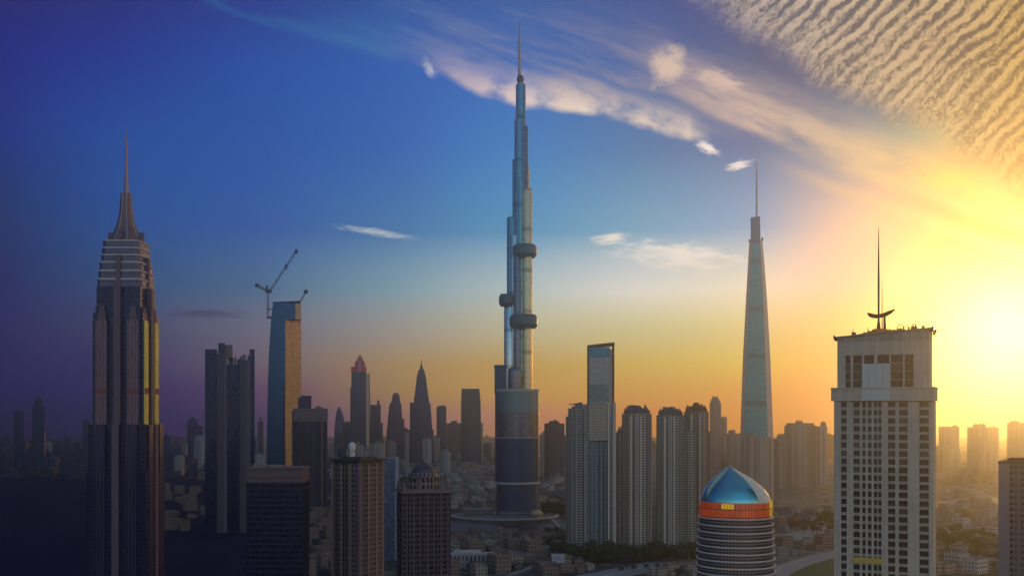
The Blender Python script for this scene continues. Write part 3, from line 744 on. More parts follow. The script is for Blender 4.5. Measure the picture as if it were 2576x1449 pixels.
t = T('domed_stone_tower', 'near brown stone tower with small dome and balustraded drum', 'tower block', 1074, 800, None, 10)
DS = facade('domed_stone', (0.10, 0.07, 0.085), (0.015, 0.015, 0.035), 3.9, 3.4, 0.6, 0.42, stain=0.25)
X, Z = t.X, t.Z
def shaft(b):
    b.prism(bays(X(1012), X(1136), 0, 32, 3, 1.6), 0, Z(1240))
t.part('body', shaft, [DS])
t.part('cornice', lambda b: (b.box(X(1008), X(1140), -1, 33, Z(1240), Z(1236)), b.box(X(1013), X(1135), .3, 32, Z(1236), Z(1230))), plain('brown_cornice', (0.2, 0.14, 0.125), 0.8))
t.part('drum', lambda b: (b.lathe([(13.2, Z(1231)), (13.2, Z(1204))], 12, X(1073), 15, 0, False), b.lathe([(14.0, Z(1204)), (14.0, Z(1200))], 24, X(1073), 15), b.lathe([(11.4, Z(1200)), (10.6, Z(1191))], 24, X(1073), 15)), [facade('drum_arches', (0.22, 0.16, 0.14), (0.03, 0.025, 0.04), 8.5, 3.4, 0.75, 0.5)])
for i in range(8):
    an = R(22.5 + 45 * i)
    t.part('drum_column', lambda b: b.tube((X(1073) + 13.6 * math.cos(an), 15 + 13.6 * math.sin(an), Z(1231)), (X(1073) + 13.6 * math.cos(an), 15 + 13.6 * math.sin(an), Z(1203)), .7, .6, 8), plain('brown_cornice', (0.2, 0.14, 0.125), 0.8))
t.part('dome', lambda b: b.lathe([(9.0, Z(1191)), (8.8, Z(1185)), (7.6, Z(1177)), (5.2, Z(1170)), (2.2, Z(1166)), (1.0, Z(1165)), (0.9, Z(1160)), (.2, Z(1156))], 24, X(1074), 15), plain('dome_tiles', (0.07, 0.055, 0.07), 0.5, 0.2))
t.part('corner_urn', lambda b: [b.lathe([(1.6, Z(1230)), (1.8, Z(1222)), (1.0, Z(1216)), (.2, Z(1210))], 10, x_, y_) for x_ in (X(1018), X(1130)) for y_ in (3, 28)], plain('brown_cornice', (0.2, 0.14, 0.125), 0.8))

# ================================================================== FRAME-TOPPED TOWER AND RESIDENTIAL TOWERS
t = T('frame_top_tower', 'slim tower with dark portal frame round a blue glass top, behind the residential block', 'skyscraper', 1511, 1420)
X, Z = t.X, t.Z
FRM = plain('bronze_frame', (0.13, 0.085, 0.045), 0.5, 0.4)
t.part('glass_core', lambda b: b.box(X(1482), X(1534), 0.8, 22, Z(1105), Z(873)), [curtain('grey_core', (0.34, 0.34, 0.34), 8.0, 9.0, 0.35, 0.4, 0.85, 0.1)])
t.part('top_glass', lambda b: b.box(X(1481.5), X(1534.5), 0.2, 10, Z(899), Z(874)), [curtain('deep_blue_glass', (0.05, 0.19, 0.30), 4, 2.2, 0.2, 0.8)])
t.part('lower_glass', lambda b: b.box(X(1481.5), X(1531), 0.2, 10, Z(1010), Z(966)), [curtain('green_blue_glass', (0.12, 0.22, 0.26), 4, 2.2, 0.25, 0.7)])
t.part('frame', lambda b: (b.box(X(1477), X(1481.5), -.6, 24, Z(1105), Z(870)),
        b.loft([[(X(1477), -.6, Z(873.5)), (X(1546), -.6, Z(868)), (X(1546), 24, Z(868)), (X(1477), 24, Z(873.5))], [(X(1477), -.6, Z(868)), (X(1546), -.6, Z(861)), (X(1546), 24, Z(861)), (X(1477), 24, Z(868))]]),
        b.box(X(1540), X(1545.5), -.6, 24, Z(1105), Z(869))), FRM)
t.part('side_strip', lambda b: b.box(X(1534), X(1540), -.2, 22, Z(1105), Z(878)), [plain('pink_panel', (0.5, 0.33, 0.27), 0.5)])
t.part('base', lambda b: b.box(X(1478), X(1547), 1.5, 24, 0, Z(1105)), [facade('frame_base', (0.25, 0.2, 0.18), (0.05, 0.05, 0.06))])

RS1 = facade('residential_grey', (0.46, 0.40, 0.36), (0.025, 0.035, 0.045), 3.3, 3.4, 0.55, 0.5, strip=6.5, stain=0.3)
RS2 = facade('residential_brown', (0.52, 0.41, 0.35), (0.03, 0.035, 0.045), 3.3, 3.2, 0.5, 0.5, strip=5.5, stain=0.3)
RS3 = facade('residential_olive', (0.50, 0.45, 0.37), (0.03, 0.04, 0.04), 3.3, 3.0, 0.55, 0.5, strip=5.0, stain=0.35)
RS4 = facade('residential_green', (0.24, 0.29, 0.30), (0.03, 0.05, 0.06), 3.3, 3.4, 0.6, 0.6, stain=0.3)
LIT = facade('sand_pier_and_sunlit_strip', (0.75, 0.60, 0.46), (0.1, 0.09, 0.08), 3.3, 4.0, 0.45, 0.3)
t = T('residential_tower', 'wide grey residential block with mottled upper floors in front of the frame-topped tower', 'apartment tower', 1485, 1330)
X, Z = t.X, t.Z
t.part('left_wing', lambda b: b.prism(bays(X(1424), X(1447), 5, 30, 2, 1.2), 0, Z(1047)), [RS1])
t.part('body', lambda b: b.prism(bays(X(1431), X(1492), 1, 36, 3, 1.8), 0, Z(1027)), [RS1])
t.part('right_wing', lambda b: b.prism(bays(X(1481), X(1546), -3, 34, 3, 1.6), 0, Z(1110)), [RS4])
t.part('upper_box', lambda b: b.box(X(1481), X(1529), -4.2, 30, Z(1108), Z(1016)), [facade('upper_box', (0.48, 0.41, 0.32), (0.09, 0.075, 0.06), 3.3, 3.4, 0.5, 0.5, stain=0.35)])
t.block('pilaster', 1529.5, 1535, 1014, -5, 8, LIT)
t.block('pilaster', 1537, 1541, 1018, -4.5, 8, facade('residential_brown', 0, 0))
t.block('pilaster', 1541.5, 1549, 1012, -3.6, 20, LIT)  # sunlit right edge put in as a pale strip
t.part('crown', lambda b: (b.box(X(1438), X(1482), 3, 30, Z(1027), Z(1021)), b.box(X(1446), X(1480), 6, 28, Z(1021), Z(1017))), [RS1])
clutter(t, 1440, 1525, 1017, 6, 26, 8, 21, 2.6)
def resi(name, label, u0, u1, v, Y, mat, sh_u, sh_v, seed, capmat=None, crown=1.0):
    uc = (u0 + u1) / 2
    t = T(name, label, 'apartment tower', uc, Y, None)
    X, Z = t.X, t.Z
    w = u1 - u0
    t.part('body', lambda b: b.prism(bays(X(u0), X(u1), 0, 34, 3, 2.2), 0, Z(v + 18)), [mat])
    t.part('upper_floors', lambda b: b.prism(bays(X(u0 + w * .06), X(u1 - w * .06), 1, 32, 2, 1.6), Z(v + 18), Z(v + 9)), [capmat or mat])
    cr_ = t.part('crown', lambda b: (b.box(X(u0 + w * .18), X(u1 - w * .2), 3, 28, Z(v + 9), Z(v + 4)), b.prism([(X(uc) + w * .2 * t.k * math.cos(a), 14 + 9 * math.sin(a)) for a in [i * math.pi / 4 + .39 for i in range(8)]], Z(v + 4), Z(v - 3 * crown), taper=.55, ctr=(X(uc), 14))), [capmat or mat])
    for ux in (.12, .85): t.part('roof_turret', lambda b: (b.box(X(u0 + w * ux) - 2, X(u0 + w * ux) + 2, 2, 8, Z(v + 9), Z(v + 4)), b.tube((X(u0 + w * ux), 5, Z(v + 4)), (X(u0 + w * ux), 5, Z(v - 1)), .5, .3, 5)), plain('roof_units', (0.22, 0.18, 0.17), 0.7))
    for ux in (.3, .66): t.part('pilaster', lambda b: b.box(X(u0 + w * ux) - 1.3, X(u0 + w * ux) + 1.3, -1.2, 3, 0, Z(v + 24)), LIT)
    if sh_u:
        t.part('side_wing', lambda b: b.prism(bays(X(sh_u[0]), X(sh_u[1]), 4, 30, 1, 1.5), 0, Z(sh_v)), [mat])
        t.part('side_crown', lambda b: b.box(X(sh_u[0]) + 2, X(sh_u[1]) - 2, 8, 24, Z(sh_v), Z(sh_v - 6)), [mat])
    clutter(t, u0 + w * .2, u1 - w * .2, v + 4, 5, 25, 6, seed, 4)
    return t
resi('residential_tower', 'brown residential tower with purple cap, left of the two olive ones', 1567, 1637, 1022, 1340, RS2, (1549, 1569), 1087, 31, facade('purple_cap', (0.17, 0.11, 0.15), (0.05, 0.04, 0.06), 3.3, 3.2))
resi('residential_tower', 'olive green residential tower with spiky roof, behind the pointed glass dome to its left', 1654, 1719, 1026, 1345, RS3, (1718, 1748), 1090, 32, facade('green_cap', (0.13, 0.14, 0.11), (0.05, 0.05, 0.05), 3.3, 3.2))
resi('residential_tower', 'residential tower with rounded red-brown roof crown, right of the olive one', 1723, 1780, 1017, 1430, facade('residential_red', (0.54, 0.40, 0.30), (0.04, 0.035, 0.03), 3.3, 3.0, strip=6.0, stain=0.3), (1762, 1784), 1085, 33, facade('red_cap', (0.24, 0.12, 0.08), (0.06, 0.04, 0.03), 3.3, 3.2), 1.6)

# ================================================================== TAPERED NEEDLE TOWER
t = T('tapered_tower', 'tall tapering teal glass tower with pale edge fins and thin mast', 'skyscraper', 1903, 2150)
X, Z = t.X, t.Z
TEALP = curtain('sea_glass', (0.0, 0.36, 0.40), 12.6, 30.0, 0.25, 0.2, 0.85, 0.12, 95)
def taper(b):
    pts = [(1290, 1868, 1936, 40), (1095, 1872, 1932, 38), (900, 1878, 1926, 30), (760, 1884, 1921, 23), (660, 1888, 1916, 18), (598, 1891, 1912, 13)]
    b.loft([[(X(a), 20 - d / 2, max(0, Z(v)) if v < 1285 else 0), (X(c_), 20 - d / 2, max(0, Z(v)) if v < 1285 else 0), (X(c_), 20 + d / 2, max(0, Z(v)) if v < 1285 else 0), (X(a), 20 + d / 2, max(0, Z(v)) if v < 1285 else 0)] for v, a, c_, d in pts])
t.part('glass_body', taper, TEALP)
def edge_fin(side):
    pts = [(1290, 1860, 1869, 1935, 1946), (1095, 1862, 1873, 1931, 1945), (900, 1868.5, 1879, 1925, 1938), (760, 1876, 1884.5, 1920.5, 1930), (660, 1881.5, 1888.5, 1915.5, 1923), (603, 1885, 1890, 1912.5, 1918)]
    def fn(b):
        rg = []
        for v, a, c_, d, e in pts:
            z = Z(v) if v < 1285 else 0
            x0, x1 = (X(a), X(c_)) if side < 0 else (X(d), X(e))
            hw = 22 * (0.35 + 0.65 * (v - 598) / 692)
            rg.append([(x0, 20 - hw * .8, z), (x1, 20 - hw - 1.2, z), (x1, 20 + hw, z), (x0, 20 + hw * .8, z)] if side < 0 else [(x0, 20 - hw - 1.2, z), (x1, 20 - hw * .8, z), (x1, 20 + hw * .8, z), (x0, 20 + hw, z)])
        b.loft(rg)
    return fn
FINM = curtain('pale_fin', (0.70, 0.52, 0.42), 8.4, 9, 0.35, 0.3, 0.97, 0.05)
t.part('edge_fin', edge_fin(-1), FINM)
t.part('edge_fin', edge_fin(1), FINM)
t.part('top_block', lambda b: b.loft([[(X(1888.5), 13, Z(640)), (X(1914), 13, Z(640)), (X(1914), 28, Z(640)), (X(1888.5), 28, Z(640))], [(X(1888), 13, Z(544)), (X(1912), 13, Z(541)), (X(1912), 28, Z(541)), (X(1888), 28, Z(544))]]), curtain('steel_blue', (0.06, 0.16, 0.27), 4, 2, 0.3, 0.6))
t.part('mast', lambda b: b.path([(X(1903.5), 20, Z(545)), (X(1903.5), 20, Z(452)), (X(1903.5), 20, Z(400))], [2.0, 1.5, 0.8], 8), plain('mast_steel', (0.35, 0.3, 0.28), 0.4, 0.5))
t.part('fin_cap', lambda b: (b.lathe([(1.5, Z(606)), (2.2, Z(602)), (1.0, Z(598))], 10, X(1885.5), 18), b.lathe([(1.5, Z(603)), (2.2, Z(598)), (1.0, Z(594))], 10, X(1917.5), 18)), DARKM)

# ================================================================== POINTED DOME TOWER (near)
t = T('pointed_dome_tower', 'near round tower with banded floors, orange sunset-reflecting storey and pointed teal glass dome', 'tower', 1850, 430)
t.root.location.y += 15; t.root.location.x *= 445 / 430
X, Z = t.X, t.Z
k = t.k
def rad(v): return (97.5 + (v - 1310) * 0.045) * k * 1.0
t.part('glass_body', lambda b: b.lathe([(16.6, 0), (16.4, Z(1500)), (rad(1449) - .85, Z(1449)), (rad(1310) - .85, Z(1306))], 64), [facade('drum_windows', (0.26, 0.18, 0.15), (0.018, 0.018, 0.022), 2.82, 1.45, 0.8, 0.72, grough=0.1, gmetal=0.3, stain=0.3)])
SLABM = plain('balcony_concrete', (0.66, 0.50, 0.44), 0.7)
i = 0
v = 1306.0
while Z(v) > 40:
    r0 = rad(min(v, 1600))
    zt = Z(v)
    t.part('balcony_ring', lambda b: b.loft([[(r * math.cos(2 * math.pi * q / 64), r * math.sin(2 * math.pi * q / 64), z) for q in range(64)] for r, z in ((r0 - 1.0, zt - .62), (r0, zt - .60), (r0 + .05, zt + .05), (r0 - .25, zt + .1), (r0 - 1.0, zt + .08))], 0, True, False), SLABM)
    v += 17.7
def lit(name, c, e, k_):  # emission stands in for sunset light reflected by the glass
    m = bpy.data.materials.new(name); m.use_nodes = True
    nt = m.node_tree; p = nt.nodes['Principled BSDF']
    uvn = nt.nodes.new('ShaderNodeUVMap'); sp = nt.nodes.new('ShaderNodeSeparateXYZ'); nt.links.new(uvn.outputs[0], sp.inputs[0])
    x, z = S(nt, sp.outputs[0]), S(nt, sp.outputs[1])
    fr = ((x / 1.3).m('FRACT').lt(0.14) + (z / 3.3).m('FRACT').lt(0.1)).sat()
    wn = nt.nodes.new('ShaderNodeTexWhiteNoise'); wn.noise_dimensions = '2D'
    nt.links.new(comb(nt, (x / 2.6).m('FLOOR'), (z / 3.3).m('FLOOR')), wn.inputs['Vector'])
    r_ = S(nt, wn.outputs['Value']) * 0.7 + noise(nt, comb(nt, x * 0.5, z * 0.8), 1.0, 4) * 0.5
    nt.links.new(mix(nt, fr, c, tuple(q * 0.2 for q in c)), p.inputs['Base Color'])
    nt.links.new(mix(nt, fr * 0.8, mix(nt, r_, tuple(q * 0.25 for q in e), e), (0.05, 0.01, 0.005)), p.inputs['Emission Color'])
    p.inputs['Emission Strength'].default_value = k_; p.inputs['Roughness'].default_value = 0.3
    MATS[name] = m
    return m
OR = lit('sunset_glow_orange', (0.6, 0.10, 0.03), (1.0, 0.13, 0.02), 0.14)  # orange sunset reflection painted as a faint glow
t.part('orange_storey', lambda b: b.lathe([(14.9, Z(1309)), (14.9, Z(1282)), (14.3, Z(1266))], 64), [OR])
YL = lit('sun_glint_yellow', (0.9, 0.5, 0.03), (1.0, 0.6, 0.03), 0.25)  # yellow sun glint painted as a glowing panel
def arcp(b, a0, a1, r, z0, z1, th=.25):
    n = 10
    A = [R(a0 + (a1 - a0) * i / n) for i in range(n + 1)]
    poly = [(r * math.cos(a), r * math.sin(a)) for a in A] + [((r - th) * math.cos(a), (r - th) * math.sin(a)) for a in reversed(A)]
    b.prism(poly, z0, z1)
t.part('glint_panel', lambda b: arcp(b, -112, -92, 15.15, Z(1281), Z(1268)), YL)
t.part('glint_panel', lambda b: arcp(b, -24, 8, 15.05, Z(1307), Z(1264), .4), YL)
def dome_rings(extra=0.0):
    prof = [(1268, 14.25, 0), (1262, 14.1, 0), (1250, 13.5, -.15), (1236, 12.1, -.4), (1220, 9.7, -.8), (1205, 6.9, -1.3), (1193, 4.0, -1.8), (1184, 1.9, -2.1), (1178, 0.2, -2.3)]
    return [(Z(v), r + extra, cx) for v, r, cx in prof]
t.part('dome', lambda b: b.loft([[(cx + r * math.cos(2 * math.pi * q / 64), r * math.sin(2 * math.pi * q / 64), z) for q in range(64)] for z, r, cx in dome_rings()], 0, True), plain('dome_glass', (0.24, 0.56, 0.52), 0.13, 0.85, 0.08, 0.1))
t.part('dome_rim', lambda b: b.path([(cx - r * .995, -r * .1, z) for z, r, cx in dome_rings(.08)], [.32] * 9, 8), PALE)
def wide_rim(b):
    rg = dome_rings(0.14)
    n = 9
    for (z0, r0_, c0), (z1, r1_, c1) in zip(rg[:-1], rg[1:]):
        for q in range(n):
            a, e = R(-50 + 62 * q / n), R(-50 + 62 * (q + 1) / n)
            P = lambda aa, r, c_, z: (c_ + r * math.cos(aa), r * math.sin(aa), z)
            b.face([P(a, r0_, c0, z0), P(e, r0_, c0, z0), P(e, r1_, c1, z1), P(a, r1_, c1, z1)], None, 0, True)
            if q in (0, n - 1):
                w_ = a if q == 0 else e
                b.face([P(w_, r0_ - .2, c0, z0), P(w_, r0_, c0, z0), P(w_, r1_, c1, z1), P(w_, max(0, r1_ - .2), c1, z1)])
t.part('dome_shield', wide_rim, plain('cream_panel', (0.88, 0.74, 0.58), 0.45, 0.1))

# ================================================================== NEAR STONE TOWER ON THE RIGHT
t = T('stone_grid_tower', 'near pale stone tower with rows of small windows, tall roof mast and wing-shaped ornament', 'tower block', 2222, 420, None, -6)
X, Z = t.X, t.Z
def streaked(name, c, var=0.2, joint=3.28):
    m = bpy.data.materials.new(name); m.use_nodes = True
    nt = m.node_tree; p = nt.nodes['Principled BSDF']
    t = nt.nodes.new('ShaderNodeTexCoord'); sp = nt.nodes.new('ShaderNodeSeparateXYZ'); nt.links.new(t.outputs['Object'], sp.inputs[0])
    x, y, z = (S(nt, sp.outputs[i]) for i in range(3))
    a = noise(nt, comb(nt, x * 0.9, y * 0.9, z * 0.05), 1.0, 5, 0.6)
    g = noise(nt, t.outputs['Object'], 0.11, 4)
    c1 = mix(nt, (a * 0.6 + g * 0.4).step(0.3, 0.7), tuple(q * (1 - var) for q in c), tuple(min(1, q * (1 + var * 0.5)) for q in c))
    j = ((z / joint).m('FRACT').lt(0.035) + ((x + y) / 2.4).m('FRACT').lt(0.03)).sat()
    nt.links.new(mix(nt, j * 0.45, c1, tuple(q * 0.4 for q in c)), p.inputs['Base Color'])
    p.inputs['Roughness'].default_value = 0.85
    MATS[name] = m
    return m
ST = streaked('pale_grey_stone', (0.60, 0.465, 0.335))
ST2 = streaked('spandrel_stone', (0.48, 0.375, 0.275), 0.25)
WG = plain('window_glass', (0.03, 0.035, 0.035), 0.08, 0.0, 0.5, 0.35)
nt = WG.node_tree; p = nt.nodes['Principled BSDF']
oi = nt.nodes.new('ShaderNodeObjectInfo')
wv = noise(nt, nt.nodes['Texture Coordinate'].outputs['Object'], 0.21, 1)
bl = S(nt, oi.outputs['Random']).step(0.55, 1.0) * 0.7 + wv.step(0.55, 0.75) * 0.3
nt.links.new(mix(nt, bl, (0.018, 0.024, 0.026), (0.15, 0.12, 0.09)), p.inputs['Base Color'])
YN = plain('yellow_netting', (0.72, 0.42, 0.08), 0.8)
DP = 18
cols = [(2113.5, 2128), (2145.5, 2162), (2168, 2177), (2182.5, 2192), (2197.5, 2207), (2209, 2217.5), (2234, 2252), (2261, 2283), (2312, 2335)]
t.part('body', lambda b: b.box(X(2095), X(2345), .7, DP, 0, Z(1009)), [ST])
# piers between the window columns stand 0.7 m proud, spandrels a little less: real openings in front of the panes
edges = [2095] + [e for c_ in cols for e in c_] + [2345]
def piers(b):
    for i in range(0, len(edges), 2):
        b.box(X(edges[i]), X(edges[i + 1]), 0 if (edges[i + 1] - edges[i]) > 12 else .12, .72, 0, Z(1009))
t.part('front_piers', piers, ST)
rows = [1010.5 + 20.6 * i for i in range(24)]
for c_ in cols:      # one toothed strip per window column: the teeth are the courses between the windows
    teeth = [(0.0, Z(rows[-1]))] + [(Z(rows[i + 1] - .3), Z(rows[i] + 13.2)) for i in reversed(range(len(rows) - 1))] + [(Z(1010.7), Z(1009))]
    prof = []
    for n_, (za, zb) in enumerate(teeth):
        za, zb = min(za, zb), max(za, zb)
        prof += [(.2, za), (.2, zb)] if n_ in (0,) else [(.68, za), (.2, za), (.2, zb)]
        if n_ < len(teeth) - 1: prof += [(.68, zb)]
    prof += [(.705, Z(1009)), (.705, 0.0)]
    def strip(b):
        x0, x1 = X(c_[0]) + .01, X(c_[1]) - .01
        n_ = len(prof)
        for q in range(n_):
            (ya, za), (yb, zb) = prof[q], prof[(q + 1) % n_]
            b.face([(x0, ya, za), (x1, ya, za), (x1, yb, zb), (x0, yb, zb)])
        # weld
        key = {}; nv = []; mp = []
        for p_ in b.v:
            k_ = tuple(round(w, 4) for w in p_)
            if k_ not in key: key[k_] = len(nv); nv.append(p_)
            mp.append(key[k_])
        b.v = nv; b.f = [tuple(mp[q] for q in f) for f in b.f]
    t.part('spandrel_strip', strip, ST2)
def pane(b, u0, u1, va, vb, y=.55, fr=.12):
    x0, x1, z0, z1 = X(u0), X(u1), Z(vb), Z(va)
    b.box(x0 + .02, x1 - .02, y, y + .1, z0 + .02, z1 - .02, 0)
    m_ = (x0 + x1) / 2
    if u1 - u0 > 12: b.box(m_ - .05, m_ + .05, y - .06, y, z0 + .05, z1 - .05, 1)
    b.box(x0 + .04, x1 - .04, y - .06, y, z0 + (z1 - z0) * .3 - .04, z0 + (z1 - z0) * .3 + .04, 1)
WF = plain('window_frame', (0.12, 0.105, 0.095), 0.6)
cells = [(c_, r) for r in rows[:22] for c_ in cols]
wide = [q for q in cells if q[0][1] - q[0][0] > 12]
rest = [q for q in cells if q[0][1] - q[0][0] <= 12] + wide[84:]
for (c_, r) in wide[:84]:
    t.part('window', lambda b: pane(b, c_[0], c_[1], r, r + 13.4), [WG, WF])
o = t.part('window', lambda b: [pane(b, c_[0], c_[1], r, r + 13.4) for c_, r in rest], [WG, WF])
o['kind'] = 'stuff'
t.part('netting', lambda b: b.box(X(2146), X(2220), -.12, .02, Z(1417), Z(1404)), YN, 'strip of yellow netting across one floor')
t.part('ledge', lambda b: (b.box(X(2088), X(2349), -.9, DP + .9, Z(1008), Z(978)), b.box(X(2087), X(2350), -1.1, DP + 1.1, Z(978), Z(974))), ST)
# upper storeys
UW = [(2124.5, 2137.5), (2144, 2166.5), (2173, 2198), (2206, 2237), (2241, 2271), (2275.5, 2297)]
e2 = [2103] + [e for c_ in UW for e in c_] + [2336]
def upper(b):
    b.box(X(2103), X(2336), 1.6, DP - 1, Z(1008), Z(858))
    b.box(X(2103), X(2336), .6, 1.62, Z(892), Z(858))
    for i in range(0, len(e2), 2): b.box(X(e2[i]), X(e2[i + 1]), .6, 1.61, Z(978), Z(892))
t.part('upper_storeys', upper, ST)
for i, c_ in enumerate(UW):
    vs = [(893, 915)] if i in (2, 3) else [(893 + 21 * j, 893 + 21 * (j + 1)) for j in range(4)]
    for va, vb in vs: t.part('window', lambda b: (pane(b, c_[0], c_[1], va + .6, min(vb, 977) - 1.2, 1.3), b.box(X(c_[0]), X(c_[1]), 1.0, 1.59, Z(min(vb, 977)), Z(min(vb, 977) - 1.4), 2)), [WG, WF, ST])
t.part('blank_panel', lambda b: [b.box(X(2168 + 18 * j) + .04, X(2186 + 18 * j) - .04, .0 - .95, 1.0, Z(1007), Z(915)) for j in range(4)], plain('white_panel', (0.60, 0.56, 0.49), 0.6, 0, 0.08))
def cornice(b):
    X0, X1 = X(2103), X(2336)
    for vv, o_, hh in ((858, .02, 11), (847.5, .45, 2.5), (845.5, .8, 2.0)):
        b.loft([[(X0 - o_, .6 - o_, Z(vv)), (X1 + o_, .6 - o_, Z(vv - (17 if hh < 5 else 0))), (X1 + o_, DP - 1 + o_, Z(vv - (17 if hh < 5 else 0))), (X0 - o_, DP - 1 + o_, Z(vv))],
                [(X0 - o_, .6 - o_, Z(vv - hh)), (X1 + o_, .6 - o_, Z(vv - hh - 16.5)), (X1 + o_, DP - 1 + o_, Z(vv - hh - 16.5)), (X0 - o_, DP - 1 + o_, Z(vv - hh))]])
t.part('cornice', cornice, streaked('weathered_cornice', (0.50, 0.39, 0.29), 0.35))
def gable(b):
    P = [(2128, 841), (2150, 838), (2172, 834), (2190, 829), (2206, 825), (2222, 825), (2240, 829), (2262, 830)]
    for (a, va), (c_, vb) in zip(P[:-1], P[1:]):
        b.loft([[(X(a), 3.2, Z(846)), (X(c_), 3.2, Z(846)), (X(c_), DP - 4, Z(846)), (X(a), DP - 4, Z(846))], [(X(a), 3.2, Z(va)), (X(c_), 3.2, Z(vb)), (X(c_), DP - 4, Z(vb)), (X(a), DP - 4, Z(va))]])
t.part('roof', gable, plain('sun_orange_roof', (0.62, 0.30, 0.08), 0.7, 0, .5, .6))  # sunlit orange of the roof top painted into its colour
for a, va, d in ((2098, 848, -1), (2342, 832, 1)):
    for yy_ in (0.2, DP - .6):
        t.part('corner_scroll', lambda b: b.path([(X(a - d * 4), yy_, Z(va + 6)), (X(a), yy_, Z(va + 1)), (X(a + d * 3), yy_, Z(va - 5)), (X(a + d * 2.5), yy_, Z(va - 8))], [.5, .6, .45, .2], 8), DARKM)
rr = random.Random(5)
def roofbits(b):
    for i in range(44):
        a = rr.uniform(2130, 2325); y = rr.uniform(1, DP - 2); zb = Z(829 + max(0, (2200 - a)) * .17); hh = rr.uniform(.5, 2.2)
        s = rr.uniform(.15, .6)
        b.box(X(a) - s, X(a) + s, y - .3, y + .3, zb - .6 - .011 * i, zb + hh * .6)
        if i % 2: b.tube((X(a), y, zb - .5), (X(a) + rr.uniform(-1, 1), y, zb + hh * 1.3), .13, .08, 5)
    for a, d in ((2255, 1), (2270, -1), (2290, 1), (2303, -1), (2322, 1)):
        b.path([(X(a), 4, Z(834)), (X(a), 4, Z(822)), (X(a) + d * .9, 4, Z(815)), (X(a) + d * 1.7, 4, Z(817))], [.22, .18, .16, .1], 6)
t.part('roof_clutter', roofbits, plain('sun_orange_metal', (0.5, 0.26, 0.08), 0.7, 0.1))  # orange sunlight on the clutter put into its colour
t.part('mast', lambda b: b.path([(X(2206.5), 5, Z(860)), (X(2206.5), 5, Z(700)), (X(2206.5), 5, Z(630)), (X(2206.5), 5, Z(568))], [.42, .40, .27, .10], 8), DARKM)
t.part('mast', lambda b: b.path([(X(2215), 6, Z(830)), (X(2214.5), 6, Z(700))], [.26, .1], 6), plain('pale_pole', (0.55, 0.45, 0.33), 0.5))
t.part('wing_ornament', lambda b: (b.path([(X(2178), 5, Z(783)), (X(2184), 5, Z(788)), (X(2195), 5, Z(792)), (X(2208), 5, Z(792)), (X(2222), 5, Z(789)), (X(2236), 5, Z(783)), (X(2249), 5, Z(776))], [.3, .75, .85, .8, .85, .75, .2], 8), b.tube((X(2222), 5.5, Z(830)), (X(2221), 5.5, Z(788)), .6, .42, 6), b.tube((X(2206.5), 5, Z(826)), (X(2206.5), 5, Z(806)), .9, .5, 6)), plain('rust_brown', (0.09, 0.045, 0.03), 0.6, 0.3))

# ================================================================== FAR RIGHT CUT-OFF BLOCK
t = T('brown_roof_block', 'brown tower block cut off by the right edge of the picture', 'tower block', 2580, 600, None, -6)
X, Z = t.X, t.Z
t.part('body', lambda b: b.box(X(2512), X(2680), 0, 26, 0, Z(1166)), [facade('brown_block', (0.26, 0.17, 0.14), (0.07, 0.05, 0.045), 3.4, 2.6, 0.5, 0.55, major=9)])
t.part('edge_pier', lambda b: b.box(X(2512) - .3, X(2538), -.4, 3, 0, Z(1164)), plain('rose_stone', (0.36, 0.24, 0.21), 0.75))
t.part('roof', lambda b: (b.box(X(2509), X(2683), -.8, 27, Z(1166), Z(1161)), b.box(X(2532), X(2670), 3, 22, Z(1161), Z(1154))), plain('brown_roof', (0.14, 0.09, 0.07), 0.8))
t.part('roof_rail', lambda b: [b.tube((X(2534 + 9 * i), 2.0, Z(1161)), (X(2534 + 9 * i), 2.0, Z(1152)), .18, .18, 4) for i in range(15)] + [b.tube((X(2530), 2.0, Z(1153)), (X(2665), 2.0, Z(1153)), .2, .2, 4)], DARKM)

# ================================================================== FAR TOWERS
FG = facade('far_blue_grey', (0.075, 0.09, 0.15), (0.03, 0.04, 0.07), 4.2, 4.5, 0.6, 0.6, strip=9, stain=0.25)
FP = facade('far_purple', (0.12, 0.11, 0.17), (0.04, 0.04, 0.06), 4.2, 4.5, 0.55, 0.6, strip=8, stain=0.25)
FB = facade('far_beige', (0.62, 0.50, 0.40), (0.06, 0.055, 0.055), 3.6, 4.0, 0.5, 0.5, strip=8, stain=0.3)  # wall lightened: the veil of haze is painted into it
FPALE = facade('far_pale', (0.66, 0.58, 0.55), (0.09, 0.085, 0.09), 3.8, 4.2, 0.5, 0.5, strip=7, stain=0.25)  # pale tone also carries painted haze
RED = plain('red_crown', (0.85, 0.05, 0.04), 0.6)
LITW = plain('painted_sunlight', (0.85, 0.55, 0.28), 0.6)  # warm sunlight painted into the edge colour

